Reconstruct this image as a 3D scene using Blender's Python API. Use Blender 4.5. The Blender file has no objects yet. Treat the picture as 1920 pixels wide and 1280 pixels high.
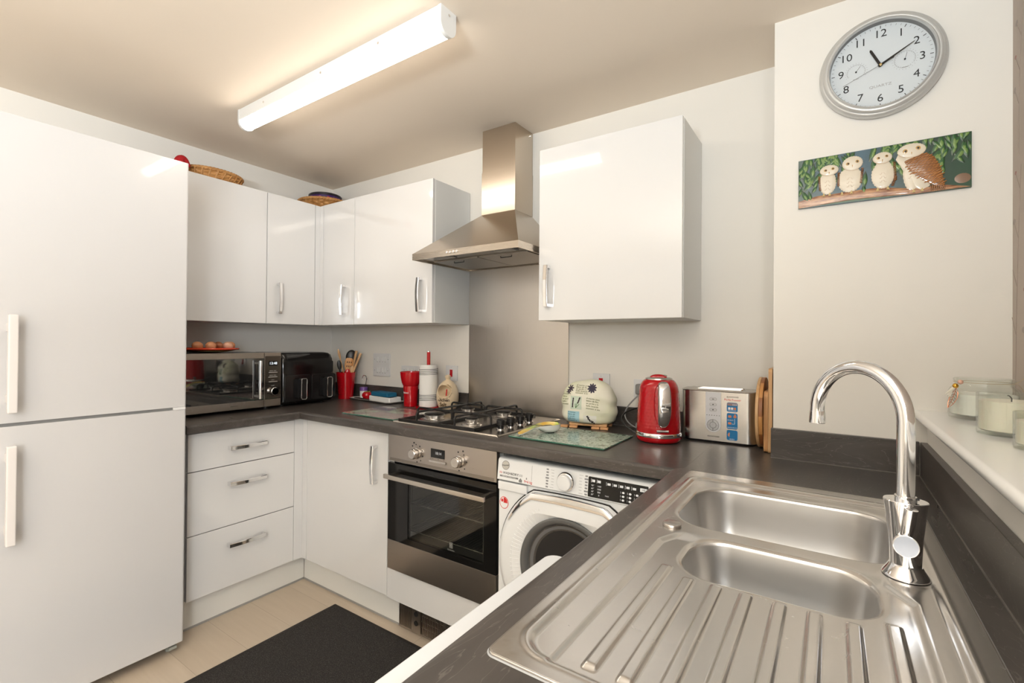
import bpy, bmesh, math, random
from mathutils import Vector, Matrix
import numpy as np
PI = math.pi
random.seed(7)
S = bpy.context.scene
COL = S.collection

# ------------------------------------------------------------------ camera
FPX = 893.4
cam_d = bpy.data.cameras.new('camera'); cam = bpy.data.objects.new('camera', cam_d); COL.objects.link(cam)
S.camera = cam
yaw, pit, roll = 0.5967, 0.0062, 0.0079
fwd = Vector((-math.sin(yaw)*math.cos(pit), math.cos(yaw)*math.cos(pit), math.sin(pit)))
rgt = Vector((math.cos(yaw), math.sin(yaw), 0)); upv = rgt.cross(fwd)
R_ = rgt*math.cos(roll) + upv*math.sin(roll); U_ = -rgt*math.sin(roll) + upv*math.cos(roll)
mw = Matrix((R_, U_, -fwd)).transposed().to_4x4(); mw.translation = Vector((2.9086, -2.0636, 1.29))
cam.matrix_world = mw
cam_d.sensor_width = 36; cam_d.lens = FPX/1920*36
cam_d.shift_x = 5.3/1920; cam_d.shift_y = -4.7/1920
cam_d.clip_start = 0.02; cam_d.clip_end = 50

# ------------------------------------------------------------------ view + world + lights
S.view_settings.view_transform = 'Standard'; S.view_settings.look = 'None'
S.view_settings.gamma = 1.0; S.view_settings.use_curve_mapping = False
S.view_settings.exposure = 0.77
try:
    S.cycles.max_bounces = 12; S.cycles.glossy_bounces = 6; S.cycles.transmission_bounces = 10
    S.cycles.caustics_reflective = False; S.cycles.caustics_refractive = False
    S.cycles.sample_clamp_indirect = 4.0
except Exception: pass
W_ = bpy.data.worlds.new('world'); S.world = W_; W_.use_nodes = True
W_.node_tree.nodes['Background'].inputs[0].default_value = (.85, .92, 1, 1)
W_.node_tree.nodes['Background'].inputs[1].default_value = 0.8

def area(name, loc, aim, sx, sy, power, col):
    d = bpy.data.lights.new(name, 'AREA'); d.shape = 'RECTANGLE'; d.size = sx; d.size_y = sy
    d.energy = power; d.color = col
    o = bpy.data.objects.new(name, d); COL.objects.link(o); o.location = loc
    o.rotation_euler = (Vector(aim)-Vector(loc)).to_track_quat('-Z', 'Y').to_euler()
    return o
# unseen fill light added behind the camera to the right, for the left-hand fronts
area('east_fill', (5.08, -3.75, 1.35), (0, -1.0, 1.2), 1.5, 1.6, 52, (.95, .98, 1.0))
# added fill aimed up at the ceiling, standing in for a bounced flash
area('ceiling_bounce_fill', (2.75, -3.1, 1.5), (2.75, -3.0, 2.4), .5, .5, 68, (.89, .965, 1.0))
# stands in for an unseen flash, placed along the pier's shadow line
area('side_flash', (3.42, -2.95, 1.75), (2.1, 0, 1.35), .3, .3, 7, (.91, .965, 1.0))
# daylight behind the closed blind of the kitchen window
area('daylight_blind', (3.52, -1.08, 1.65), (3.0, -1.08, 1.65), 1.5, 1.0, 8, (1.0, .97, .95))

# ------------------------------------------------------------------ mesh builder
class MB:
    def __init__(s): s.bm = bmesh.new(); s.mi = 0
    def _tag(s, faces):
        for f in faces: f.material_index = s.mi
    def face(s, pts):
        vs = [s.bm.verts.new(p) for p in pts]
        f = s.bm.faces.new(vs); f.material_index = s.mi; return f
    def merge(s, other, M=None):
        me = bpy.data.meshes.new('t'); other.to_mesh(me)
        n = len(s.bm.faces); 
        if M is not None: me.transform(M)
        s.bm.from_mesh(me); bpy.data.meshes.remove(me)
        s.bm.faces.ensure_lookup_table()
        for f in s.bm.faces[n:]: f.material_index = s.mi
    def box(s, x0, x1, y0, y1, z0, z1, b=0, seg=2, M=None):
        t = bmesh.new()
        bmesh.ops.create_cube(t, size=1)
        for v in t.verts:
            v.co = Vector(((x0+x1)/2+v.co.x*(x1-x0), (y0+y1)/2+v.co.y*(y1-y0), (z0+z1)/2+v.co.z*(z1-z0)))
        if b: bmesh.ops.bevel(t, geom=list(t.edges), offset=b, segments=seg, affect='EDGES', profile=.5)
        s.merge(t, M); t.free(); return s
    def cyl(s, p0, p1, r0, r1=None, seg=24, cap=True, b=0):
        r1 = r0 if r1 is None else r1
        p0 = Vector(p0); p1 = Vector(p1); d = p1-p0; q = d.to_track_quat('Z', 'Y'); L = d.length
        prof = [(r0, 0), (r1, L)]
        if b: prof = [(r0-b, 0), (r0-b*.3, b*.3), (r0, b), (r1, L-b), (r1-b*.3, L-b*.3), (r1-b, L)]
        s.lathe(prof, seg=seg, cap=cap, M=Matrix.Translation(p0) @ q.to_matrix().to_4x4()); return s
    def lathe(s, prof, c=(0, 0, 0), seg=32, cap=True, M=None, sx=1, sy=1, fn=None):
        Mt = Matrix.Translation(Vector(c)) if M is None else M
        rings = []
        for (r, z) in prof:
            ring = []
            if r < 1e-6: ring = [s.bm.verts.new(Mt @ Vector((0, 0, z)))]
            else:
                for k in range(seg):
                    a = 2*PI*k/seg; rr = r; zz = z
                    if fn: rr, zz = fn(r, z, a)
                    ring.append(s.bm.verts.new(Mt @ Vector((rr*math.cos(a)*sx, rr*math.sin(a)*sy, zz))))
            rings.append(ring)
        for A, B in zip(rings, rings[1:]):
            if len(A) == 1 and len(B) == 1: continue
            for k in range(seg):
                k2 = (k+1) % seg
                if len(A) == 1: f = s.bm.faces.new((A[0], B[k2], B[k]))
                elif len(B) == 1: f = s.bm.faces.new((A[k], A[k2], B[0]))
                else: f = s.bm.faces.new((A[k], A[k2], B[k2], B[k]))
                f.material_index = s.mi
        if cap:
            if len(rings[0]) > 1: s.bm.faces.new(rings[0][::-1]).material_index = s.mi
            if len(rings[-1]) > 1: s.bm.faces.new(rings[-1]).material_index = s.mi
        return s
    def tube(s, pts, r, seg=10, closed=False, cap=True, flat=1.0):
        pts = [Vector(p) for p in pts]; n = len(pts); rings = []
        up = None
        for i, p in enumerate(pts):
            a = pts[i-1] if (i > 0 or closed) else p; b = pts[(i+1) % n] if (i < n-1 or closed) else p
            t = (b-a).normalized()
            if up is None:
                up = Vector((0, 0, 1)) if abs(t.z) < .9 else Vector((1, 0, 0))
            x = up.cross(t).normalized(); y = t.cross(x).normalized(); up = y
            rr = r[i] if isinstance(r, (list, tuple)) else r
            rings.append([s.bm.verts.new(p + (x*math.cos(2*PI*k/seg)*rr + y*math.sin(2*PI*k/seg)*rr*flat)) for k in range(seg)])
        R = list(zip(rings, rings[1:])) + ([(rings[-1], rings[0])] if closed else [])
        for A, B in R:
            for k in range(seg):
                f = s.bm.faces.new((A[k], A[(k+1) % seg], B[(k+1) % seg], B[k])); f.material_index = s.mi
        if cap and not closed:
            s.bm.faces.new(rings[0][::-1]).material_index = s.mi; s.bm.faces.new(rings[-1]).material_index = s.mi
        return s
    def prism(s, poly, f, a0, a1, b=0):
        """poly: 2D points, f(u,v,w)->3D, between w=a0 and w=a1"""
        A = [s.bm.verts.new(f(u, v, a0)) for u, v in poly]; B = [s.bm.verts.new(f(u, v, a1)) for u, v in poly]
        n = len(poly)
        F = [s.bm.faces.new(A[::-1]), s.bm.faces.new(B)]
        for k in range(n): F.append(s.bm.faces.new((A[k], A[(k+1) % n], B[(k+1) % n], B[k])))
        s._tag(F); return s
    def dome(s, poly, f, w0, h, rings=4):
        """outline raised to a cushion: poly 2D, f(u,v,w)->3D"""
        n = len(poly); cx = sum(p[0] for p in poly)/n; cy = sum(p[1] for p in poly)/n
        prev = None
        for k in range(rings+1):
            t = k/rings; sc = math.cos(t*PI/2); w = w0 + h*math.sin(t*PI/2)
            if k == rings: cur = [s.bm.verts.new(f(cx, cy, w0+h))]
            else: cur = [s.bm.verts.new(f(cx+(u-cx)*sc, cy+(v-cy)*sc, w)) for u, v in poly]
            if prev:
                for i in range(n):
                    j = (i+1) % n
                    g = s.bm.faces.new((prev[i], prev[j], cur[0])) if len(cur) == 1 else s.bm.faces.new((prev[i], prev[j], cur[j], cur[i]))
                    g.material_index = s.mi
            prev = cur
        return s
    def loft(s, rings, cap0=True, cap1=True):
        V = [[s.bm.verts.new(p) for p in r] for r in rings]; n = len(V[0])
        for A, B in zip(V, V[1:]):
            for k in range(n):
                s.bm.faces.new((A[k], A[(k+1) % n], B[(k+1) % n], B[k])).material_index = s.mi
        if cap0: s.bm.faces.new(V[0][::-1]).material_index = s.mi
        if cap1: s.bm.faces.new(V[-1]).material_index = s.mi
        return s
    def text(s, body, size, f, w=.0006, align='CENTER', bold=0):
        """text laid out in (u,v), mapped by f(u,v,w)"""
        c = bpy.data.curves.new('t', 'FONT'); c.body = body; c.size = size; c.align_x = align; c.align_y = 'CENTER'
        c.resolution_u = 3; c.extrude = w/2; c.offset = bold
        o = bpy.data.objects.new('t', c); COL.objects.link(o)
        dg = bpy.context.evaluated_depsgraph_get()
        me = bpy.data.meshes.new_from_object(o.evaluated_get(dg))
        for v in me.vertices: v.co = Vector(f(v.co.x, v.co.y, v.co.z+w/2))
        n = len(s.bm.faces); s.bm.from_mesh(me); s.bm.faces.ensure_lookup_table()
        for g in s.bm.faces[n:]: g.material_index = s.mi
        bpy.data.objects.remove(o); bpy.data.curves.remove(c); bpy.data.meshes.remove(me)
        return s
    def build(s, name, mats, parent=None, smooth=35, off=None, normals=True):
        if normals: bmesh.ops.recalc_face_normals(s.bm, faces=list(s.bm.faces))
        me = bpy.data.meshes.new(name); s.bm.to_mesh(me); s.bm.free()
        if off is not None: me.transform(Matrix.Translation(-Vector(off)))
        for m in (mats if isinstance(mats, (list, tuple)) else [mats]): me.materials.append(m)
        o = bpy.data.objects.new(name, me); COL.objects.link(o)
        if smooth:
            me.polygons.foreach_set('use_smooth', [True]*len(me.polygons))
            me.set_sharp_from_angle(angle=math.radians(smooth))
            if len(me.polygons) < 6000:
                w = o.modifiers.new('weighted', 'WEIGHTED_NORMAL'); w.keep_sharp = True; w.weight = 80
        if parent is not None: o.parent = parent
        return o

def tag(o, label=None, cat=None, group=None, kind=None):
    if label: o['label'] = label
    if cat: o['category'] = cat
    if group: o['group'] = group
    if kind: o['kind'] = kind
    return o
def thing(name, label, cat, loc=(0, 0, 0), rz=0, group=None):
    o = bpy.data.objects.new(name, None); COL.objects.link(o); o.empty_display_size = .05
    o.location = loc; o.rotation_euler = (0, 0, rz)
    return tag(o, label, cat, group)
def struct(m, name, mat, **k): return tag(m.build(name, mat, **k), kind='structure')
def single(m, name, mat, label, cat, base, group=None, **k):
    o = m.build(name, mat, off=base, **k); o.location = base
    return tag(o, label, cat, group)
def copy_tree(o, parent=None):
    c = o.copy(); COL.objects.link(c); c.parent = parent
    for ch in [x for x in bpy.data.objects if x.parent == o]: copy_tree(ch, c)
    return c
def rrect(x0, x1, y0, y1, r, n=8):
    P = []
    for cx, cy, a0 in ((x1-r, y1-r, 0), (x0+r, y1-r, 90), (x0+r, y0+r, 180), (x1-r, y0+r, 270)):
        for k in range(n+1):
            a = math.radians(a0+90*k/n); P.append((cx+r*math.cos(a), cy+r*math.sin(a)))
    return P
def ellipse(cx, cy, a, b, n=24, rot=0):
    c, s_ = math.cos(rot), math.sin(rot)
    return [(cx+a*math.cos(2*PI*k/n)*c-b*math.sin(2*PI*k/n)*s_, cy+a*math.cos(2*PI*k/n)*s_+b*math.sin(2*PI*k/n)*c) for k in range(n)]
def arc_pts(c, r, a0, a1, n, f):
    return [f(c[0]+r*math.cos(a0+(a1-a0)*k/n), c[1]+r*math.sin(a0+(a1-a0)*k/n)) for k in range(n+1)]

# ------------------------------------------------------------------ materials
def srgb(r, g, b):
    f = lambda c: (c/255/12.92) if c/255 <= .04045 else ((c/255+.055)/1.055)**2.4
    return (f(r), f(g), f(b))
def mat(name, col, rough=.5, metal=0, coat=0, trans=0, ior=1.45, emis=None, es=0, spec=None, alpha=1, sss=0, aniso=0):
    m = bpy.data.materials.new(name); m.use_nodes = True
    b = m.node_tree.nodes['Principled BSDF']
    b.inputs['Base Color'].default_value = (*col, 1); b.inputs['Roughness'].default_value = rough
    b.inputs['Metallic'].default_value = metal; b.inputs['Coat Weight'].default_value = coat
    b.inputs['Transmission Weight'].default_value = trans; b.inputs['IOR'].default_value = ior
    b.inputs['Coat Roughness'].default_value = .03
    if spec is not None: b.inputs['Specular IOR Level'].default_value = spec
    if emis: b.inputs['Emission Color'].default_value = (*emis, 1); b.inputs['Emission Strength'].default_value = es
    if sss: b.inputs['Subsurface Weight'].default_value = sss; b.inputs['Subsurface Radius'].default_value = (.02, .015, .01)
    b.inputs['Anisotropic'].default_value = aniso
    return m
class NT:
    """small helper for node graphs on a material's Principled shader"""
    def __init__(s, m): s.m = m; s.t = m.node_tree; s.b = s.t.nodes['Principled BSDF']; s.co = None
    def n(s, typ, **k):
        x = s.t.nodes.new(typ)
        for a, v in k.items():
            if a.startswith('i_'):
                key = a[2:].replace('_', ' ')
                x.inputs[key].default_value = v
            else: setattr(x, a, v)
        return x
    def l(s, a, b): s.t.links.new(a, b)
    def coord(s, scale=(1, 1, 1), rot=(0, 0, 0), kind='Object'):
        if s.co is None: s.co = s.n('ShaderNodeTexCoord')
        mp = s.n('ShaderNodeMapping'); s.l(s.co.outputs[kind], mp.inputs[0])
        mp.inputs['Scale'].default_value = scale; mp.inputs['Rotation'].default_value = rot
        return mp.outputs[0]
    def noise(s, vec, scale=5, detail=3, rough=.5, dist=0):
        x = s.n('ShaderNodeTexNoise'); s.l(vec, x.inputs['Vector'])
        x.inputs['Scale'].default_value = scale; x.inputs['Detail'].default_value = detail
        x.inputs['Roughness'].default_value = rough; x.inputs['Distortion'].default_value = dist
        return x.outputs['Fac']
    def ramp(s, fac, stops, interp='LINEAR'):
        x = s.n('ShaderNodeValToRGB'); s.l(fac, x.inputs[0]); cr = x.color_ramp; cr.interpolation = interp
        while len(cr.elements) < len(stops): cr.elements.new(.5)
        for e, (p, c) in zip(cr.elements, stops):
            e.position = p; e.color = (*c, 1) if len(c) == 3 else c
        return x.outputs[0]
    def mix(s, fac, a, b, blend='MIX'):
        x = s.n('ShaderNodeMix', data_type='RGBA', blend_type=blend)
        for sock, v in ((x.inputs[0], fac), (x.inputs[6], a), (x.inputs[7], b)):
            if isinstance(v, (int, float)): sock.default_value = v
            elif isinstance(v, tuple): sock.default_value = (*v, 1)
            else: s.l(v, sock)
        return x.outputs[2]
    def bump(s, fac, strength=.2, dist=.001):
        x = s.n('ShaderNodeBump'); s.l(fac, x.inputs['Height']); x.inputs['Strength'].default_value = strength
        x.inputs['Distance'].default_value = dist; s.l(x.outputs[0], s.b.inputs['Normal'])
    def color(s, c): s.l(c, s.b.inputs['Base Color'])
    def rough(s, fac, a, b):
        x = s.n('ShaderNodeMapRange'); s.l(fac, x.inputs[0]); x.inputs[3].default_value = a; x.inputs[4].default_value = b
        s.l(x.outputs[0], s.b.inputs['Roughness'])

def wallmat(name, col):
    m = mat(name, col, .75); t = NT(m); c = t.coord()
    n = t.noise(c, 3, 4); t.color(t.mix(n, tuple(x*.975 for x in col), tuple(min(1, x*1.02) for x in col)))
    t.bump(t.noise(c, 260, 2), .08, .0006); return m
M_WALL = wallmat('wall_paint', (.80, .77, .722))
M_CEIL = wallmat('ceiling_paint', (.83, .725, .61))
M_GLOSS = mat('gloss_white_door', (.74, .735, .735), .10, coat=1.0)
M_CARC = mat('white_carcass', (.76, .76, .745), .38)
M_PLINTH = mat('plinth_white', (.72, .71, .68), .35)
M_FRIDGE = mat('fridge_white', (.60, .592, .595), .25, coat=.35)
t = NT(M_FRIDGE); t.bump(t.noise(t.coord(), 350, 2), .05, .0004)
M_WHITE = mat('white_plastic', (.80, .80, .79), .3)
M_WASH = mat('washer_white', (.80, .81, .82), .28, coat=.2)
M_CHROME = mat('chrome', (.86, .86, .87), .07, 1)
M_BLACK = mat('black_plastic', (.012, .011, .011), .35)
M_GBLACK = mat('gloss_black', (.005, .0045, .0045), .10)
M_IRON = mat('black_enamel', (.010, .009, .009), .38)
M_RED = mat('red_plastic', (.43, .003, .008), .16, coat=.35)
M_REDM = mat('red_matte', (.50, .01, .012), .4)
M_GREY = mat('grey_plastic', (.20, .20, .20), .4)
M_DARK = mat('dark_gap', (.015, .013, .012), .8)
def schlick(nt, f0):
    lw = nt.nodes.new('ShaderNodeLayerWeight'); lw.inputs[0].default_value = .5
    p = nt.nodes.new('ShaderNodeMath'); p.operation = 'POWER'; nt.links.new(lw.outputs['Facing'], p.inputs[0]); p.inputs[1].default_value = 4
    q = nt.nodes.new('ShaderNodeMath'); q.operation = 'MULTIPLY_ADD'; nt.links.new(p.outputs[0], q.inputs[0]); q.inputs[1].default_value = .7; q.inputs[2].default_value = f0
    return q.outputs[0]
def thin_glass(name, tint, edge):
    m = bpy.data.materials.new(name); m.use_nodes = True; nt = m.node_tree
    for n in list(nt.nodes): nt.nodes.remove(n)
    o = nt.nodes.new('ShaderNodeOutputMaterial'); mx = nt.nodes.new('ShaderNodeMixShader'); tr = nt.nodes.new('ShaderNodeBsdfTransparent')
    gl = nt.nodes.new('ShaderNodeBsdfGlossy'); gl.inputs['Roughness'].default_value = .02; gl.inputs[0].default_value = (1, 1, 1, 1)
    lw = nt.nodes.new('ShaderNodeLayerWeight'); lw.inputs[0].default_value = .25
    cr = nt.nodes.new('ShaderNodeValToRGB'); cr.color_ramp.elements[0].color = (*tint, 1); cr.color_ramp.elements[1].color = (*edge, 1); cr.color_ramp.elements[0].position = .35
    nt.links.new(lw.outputs['Facing'], cr.inputs[0]); nt.links.new(cr.outputs[0], tr.inputs[0])
    nt.links.new(schlick(nt, .04), mx.inputs[0]); nt.links.new(tr.outputs[0], mx.inputs[1]); nt.links.new(gl.outputs[0], mx.inputs[2]); nt.links.new(mx.outputs[0], o.inputs[0]); return m
M_GLASS = thin_glass('clear_glass', (.97, .98, .97), (.62, .66, .62))
M_INK = mat('dark_ink', (.02, .02, .022), .6)
M_REDINK = mat('red_ink', (.6, .03, .03), .5)
M_WINK = mat('white_ink', (.8, .8, .8), .5)
M_BLUEINK = mat('blue_sticker', (.01, .16, .38), .35)

def steel(name, col=(.56, .53, .50), rough=.26, scale=(3, 3, 400), bump=.05, rv=.12):
    m = mat(name, col, rough, 1); t = NT(m); c = t.coord(scale)
    n = t.noise(c, 3, 3, .6); t.rough(n, rough-rv/2, rough+rv/2)
    t.bump(n, bump, .0004)
    t.color(t.mix(t.noise(t.coord(), 4, 4), tuple(x*.93 for x in col), col)); return m
M_STEEL = steel('brushed_steel')
M_STEELV = steel('brushed_steel_upright', (.60, .56, .515), .30, (400, 400, 3))
M_OVENSTEEL = steel('oven_steel', (.44, .40, .365), .30, (3, 3, 400))
M_SINK = mat('sink_steel', (.60, .565, .53), .24, 1); t = NT(M_SINK)
n_ = t.noise(t.coord((30, 30, 30)), 1.5, 4, .6, 1.5); t.rough(n_, .19, .31)
t.color(t.mix(n_, (.58, .555, .53), (.66, .64, .615)))
M_HOOD = steel('hood_steel', (.60, .525, .44), .24, (400, 400, 4))

def worktop_mat(sc=(9, 1.7, 9)):
    m = mat('worktop_laminate', (.1, .09, .08), .33); t = NT(m)
    c = t.coord((1.2, 1.2, 1.2)); big = t.noise(c, 2.2, 4, .55, .6)
    # long flowing grain bands with thin pale veins
    w = t.n('ShaderNodeTexNoise'); t.l(t.coord(sc), w.inputs['Vector']); w.inputs['Scale'].default_value = 1.6
    w.inputs['Detail'].default_value = 5; w.inputs['Distortion'].default_value = .8; w.inputs['Roughness'].default_value = .5
    base = t.ramp(w.outputs['Fac'], [(.3, (.042, .036, .033)), (.52, (.066, .057, .052)), (.72, (.092, .080, .073))])
    mul = t.n('ShaderNodeMath', operation='MULTIPLY'); t.l(w.outputs['Fac'], mul.inputs[0]); mul.inputs[1].default_value = 14
    fr = t.n('ShaderNodeMath', operation='FRACT'); t.l(mul.outputs[0], fr.inputs[0])
    vein = t.ramp(fr.outputs[0], [(.0, (1, 1, 1)), (.05, (0, 0, 0)), (.95, (0, 0, 0)), (1, (1, 1, 1))])
    vm = t.n('ShaderNodeMath', operation='MULTIPLY'); t.l(vein, vm.inputs[0]); t.l(big, vm.inputs[1])
    col = t.mix(vm.outputs[0], base, (.19, .168, .152)); t.color(col)
    t.rough(w.outputs['Fac'], .24, .36); t.bump(w.outputs['Fac'], .15, .001); return m
M_TOP = worktop_mat()
M_TOPX = worktop_mat((1.5, 10, 10))
def wood(name, a, b, scale=(60, 6, 60), rough=.45):
    m = mat(name, a, rough); t = NT(m); n = t.noise(t.coord(scale), 1, 4, .6, .3)
    t.color(t.ramp(n, [(.3, a), (.7, b)])); t.bump(n, .15, .0008); return m
M_BAMBOO = wood('bamboo', (.42, .20, .075), (.60, .34, .15), (60, 60, 5))
M_BEECH = wood('beech', (.50, .28, .12), (.66, .42, .22), (60, 60, 5))
M_TEAK = wood('warm_wood', (.30, .12, .035), (.50, .24, .08), (40, 40, 5))

def floor_mat():
    m = mat('oak_floor', (.5, .42, .33), .38); t = NT(m)
    br = t.n('ShaderNodeTexBrick'); mp_ = t.coord((1, 1, 1)); mp_.node.inputs['Location'].default_value = (.02, .055, 0); t.l(mp_, br.inputs['Vector'])
    br.inputs['Scale'].default_value = 1; br.inputs['Brick Width'].default_value = 1.45; br.inputs['Row Height'].default_value = .193
    br.inputs['Mortar Size'].default_value = .0011; br.inputs['Mortar Smooth'].default_value = .1
    br.inputs['Color1'].default_value = (.55, .46, .36, 1); br.inputs['Color2'].default_value = (.51, .425, .33, 1)
    br.inputs['Mortar'].default_value = (.38, .31, .24, 1); br.offset = .37
    g = t.noise(t.coord((2.2, 26, 10)), 1.5, 5, .6, .5)
    col = t.mix(t.ramp(g, [(.35, (.0, .0, .0)), (.7, (1, 1, 1))]), t.mix(.22, br.outputs['Color'], (.33, .25, .18)), br.outputs['Color'])
    t.color(col); t.bump(br.outputs['Fac'], .2, -.001); t.rough(g, .32, .46); return m
M_FLOOR = floor_mat()

M_BOWL = mat('bowl_steel', (.60, .59, .58), .34, 1)
# ------------------------------------------------------------------ the room
H = 2.348; XW = 3.130; YC = -.2795; XR = 2.747; WZ = .92; WS = .5807; CF = .6287; RX = 2.5165; YB = -4.7; XE = 5.2; YE = -2.55
struct(MB().box(-.12, XE+.12, YB-.12, .12, -.08, 0), 'floor', M_FLOOR)
struct(MB().box(-.12, XE+.12, YB-.12, .12, H, H+.1), 'ceiling', M_CEIL)
struct(MB().box(-.12, 0, YB, .12, 0, H), 'wall_left', M_WALL)
struct(MB().box(0, XR, 0, .12, 0, H), 'wall_back', M_WALL)
struct(MB().box(XR, 3.34, YC, .12, 0, H), 'wall_alcove', M_WALL)
m = MB(); m.box(XW, 3.42, YE, YC, 0, 1.083); m.box(XW, 3.42, YE, YC, 2.33, H)
struct(m, 'wall_right', M_WALL)
struct(MB().box(3.42, XE, YE-.0, YE+.12, 0, H), 'wall_side', M_WALL)
struct(MB().box(0, XE, YB-.12, YB, 0, H), 'wall_front', M_WALL)
m = MB(); m.box(XE, XE+.12, YB, YE+.12, 0, .5); m.box(XE, XE+.12, YB, YE+.12, 2.2, H); m.box(XE, XE+.12, YB, -4.6, .5, 2.2); m.box(XE, XE+.12, -2.9, YE+.12, .5, 2.2)
struct(m, 'wall_east', M_WALL)
w = thing('fill_window', None, None); w['kind'] = 'structure'  # unseen window, added in this wall to go with the fill light
m = MB()
for y0, y1 in ((-4.6, -4.55), (-3.78, -3.72), (-2.95, -2.9)): m.box(XE+.03, XE+.08, y0, y1, .5, 2.2)
m.box(XE+.03, XE+.08, -4.6, -2.9, .5, .55); m.box(XE+.03, XE+.08, -4.6, -2.9, 2.15, 2.2); m.build('window_frame', M_WHITE, w)
MB().box(XE+.05, XE+.055, -4.55, -2.95, .55, 2.15).build('pane', M_GLASS, w)
# kitchen window behind the blind
w = thing('window_1', None, None); w['kind'] = 'structure'
m = MB()
for y0, y1 in ((-2.55, -2.49), (-1.45, -1.38), (-.34, YC)): m.box(3.345, 3.405, y0, y1, 1.105, 2.33)
m.box(3.345, 3.405, -2.55, YC, 1.105, 1.16); m.box(3.345, 3.405, -2.55, YC, 2.27, 2.33); m.build('window_frame', M_WHITE, w)
MB().box(3.37, 3.374, -2.49, -.34, 1.16, 2.27).build('pane', M_GLASS, w)
# white sill, front edge rounded
M_SILL = mat('sill_gloss_white', (.88, .88, .87), .22, coat=.3)
prof = [(3.34, 1.083), (3.108, 1.083)] + [(3.108+.011*math.cos(a), 1.094+.011*math.sin(a)) for a in [math.radians(270-k*22.5) for k in range(9)]] + [(3.34, 1.105)]
m = MB(); m.prism(prof, lambda u, v, w_: (u, w_, v), -2.55, YC); m.build('window_sill', M_SILL, w)

# roller blind, pale flowered cloth
def blind_mat():
    m = mat('blind_cloth', (.47, .405, .355), .8); t = NT(m); c = t.coord()
    col = t.mix(t.noise(t.coord((1, 600, 600)), 1, 2), (.44, .375, .33), (.50, .43, .375))
    v = t.n('ShaderNodeTexVoronoi'); t.l(t.coord((1, 4.2, 4.2)), v.inputs['Vector']); v.inputs['Scale'].default_value = 1
    pet = t.ramp(v.outputs['Distance'], [(.0, (1, 1, 1)), (.10, (1, 1, 1)), (.12, (0, 0, 0))])
    col = t.mix(pet, col, (.62, .56, .50))
    v2 = t.n('ShaderNodeTexVoronoi'); t.l(t.coord((1, 5.6, 5.0), (.3, 0, 0)), v2.inputs['Vector']); v2.inputs['Scale'].default_value = 1
    pet2 = t.ramp(v2.outputs['Distance'], [(.0, (1, 1, 1)), (.06, (1, 1, 1)), (.075, (0, 0, 0))])
    col = t.mix(pet2, col, (.36, .20, .18)); t.color(col); t.bump(t.noise(t.coord((1, 900, 900)), 1, 2), .2, .0004); return m
M_BLIND = blind_mat()
tb = thing('roller_blind', 'pale taupe flowered blind pulled down over the window above the candles', 'blind', (3.32, -1.1, 1.12))
m = MB(); n = 40
pts = [(3.302+.0035*math.sin(k*.9), -1.925+(1.925+YC-.004)*k/n) for k in range(n+1)]
m.box(3.300, 3.3025, -2.53, YC-.002, 1.125, 2.29)
m.build('cloth', M_BLIND, tb, off=tb.location)
m = MB()
random.seed(11)
for (y0, z0, h, s0) in ((-.31, 1.13, .62, -1), (-.40, 1.13, .5, -1), (-.47, 1.5, .6, 1), (-.33, 1.78, .42, -1), (-.62, 1.13, .6, 1), (-.85, 1.13, .7, 1), (-1.2, 1.13, .8, -1), (-1.6, 1.13, .7, 1)):
    P = [(3.2996, y0+s0*.04*(q/10)**2, z0+h*q/10) for q in range(11)]
    m.mi = 0; m.tube(P, .0008, 5)
    for q in (3, 5, 7, 9):
        p = P[q]; e = (p[1]+s0*(-1)**q*.035, p[2]+.05); m.mi = 0; m.tube([p, (3.2996, e[0], e[1])], .0006, 5)
        if e[0] > YC-.012: continue
        m.mi = 1 if q in (3, 7) else 2; m.prism(ellipse(e[0], e[1], .010 if q in (3, 7) else .006, .0075 if q in (3, 7) else .005, 14), lambda u, v, w_: (w_, u, v), 3.2994, 3.29995)
m.build('printed_stem_pattern', [mat('stem_brown', (.34, .28, .24), .85), mat('leaf_taupe', (.36, .31, .28), .85), mat('berry_rose', (.36, .20, .18), .85)], tb, off=tb.location)
MB().box(3.297, 3.307, -2.53, YC-.002, 1.112, 1.13, .002).build('bottom_bar', M_WHITE, tb, off=tb.location)
MB().cyl((3.318, -2.53, 2.29), (3.318, YC-.004, 2.29), .02, seg=20).build('roller', M_WHITE, tb, off=tb.location)

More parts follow.
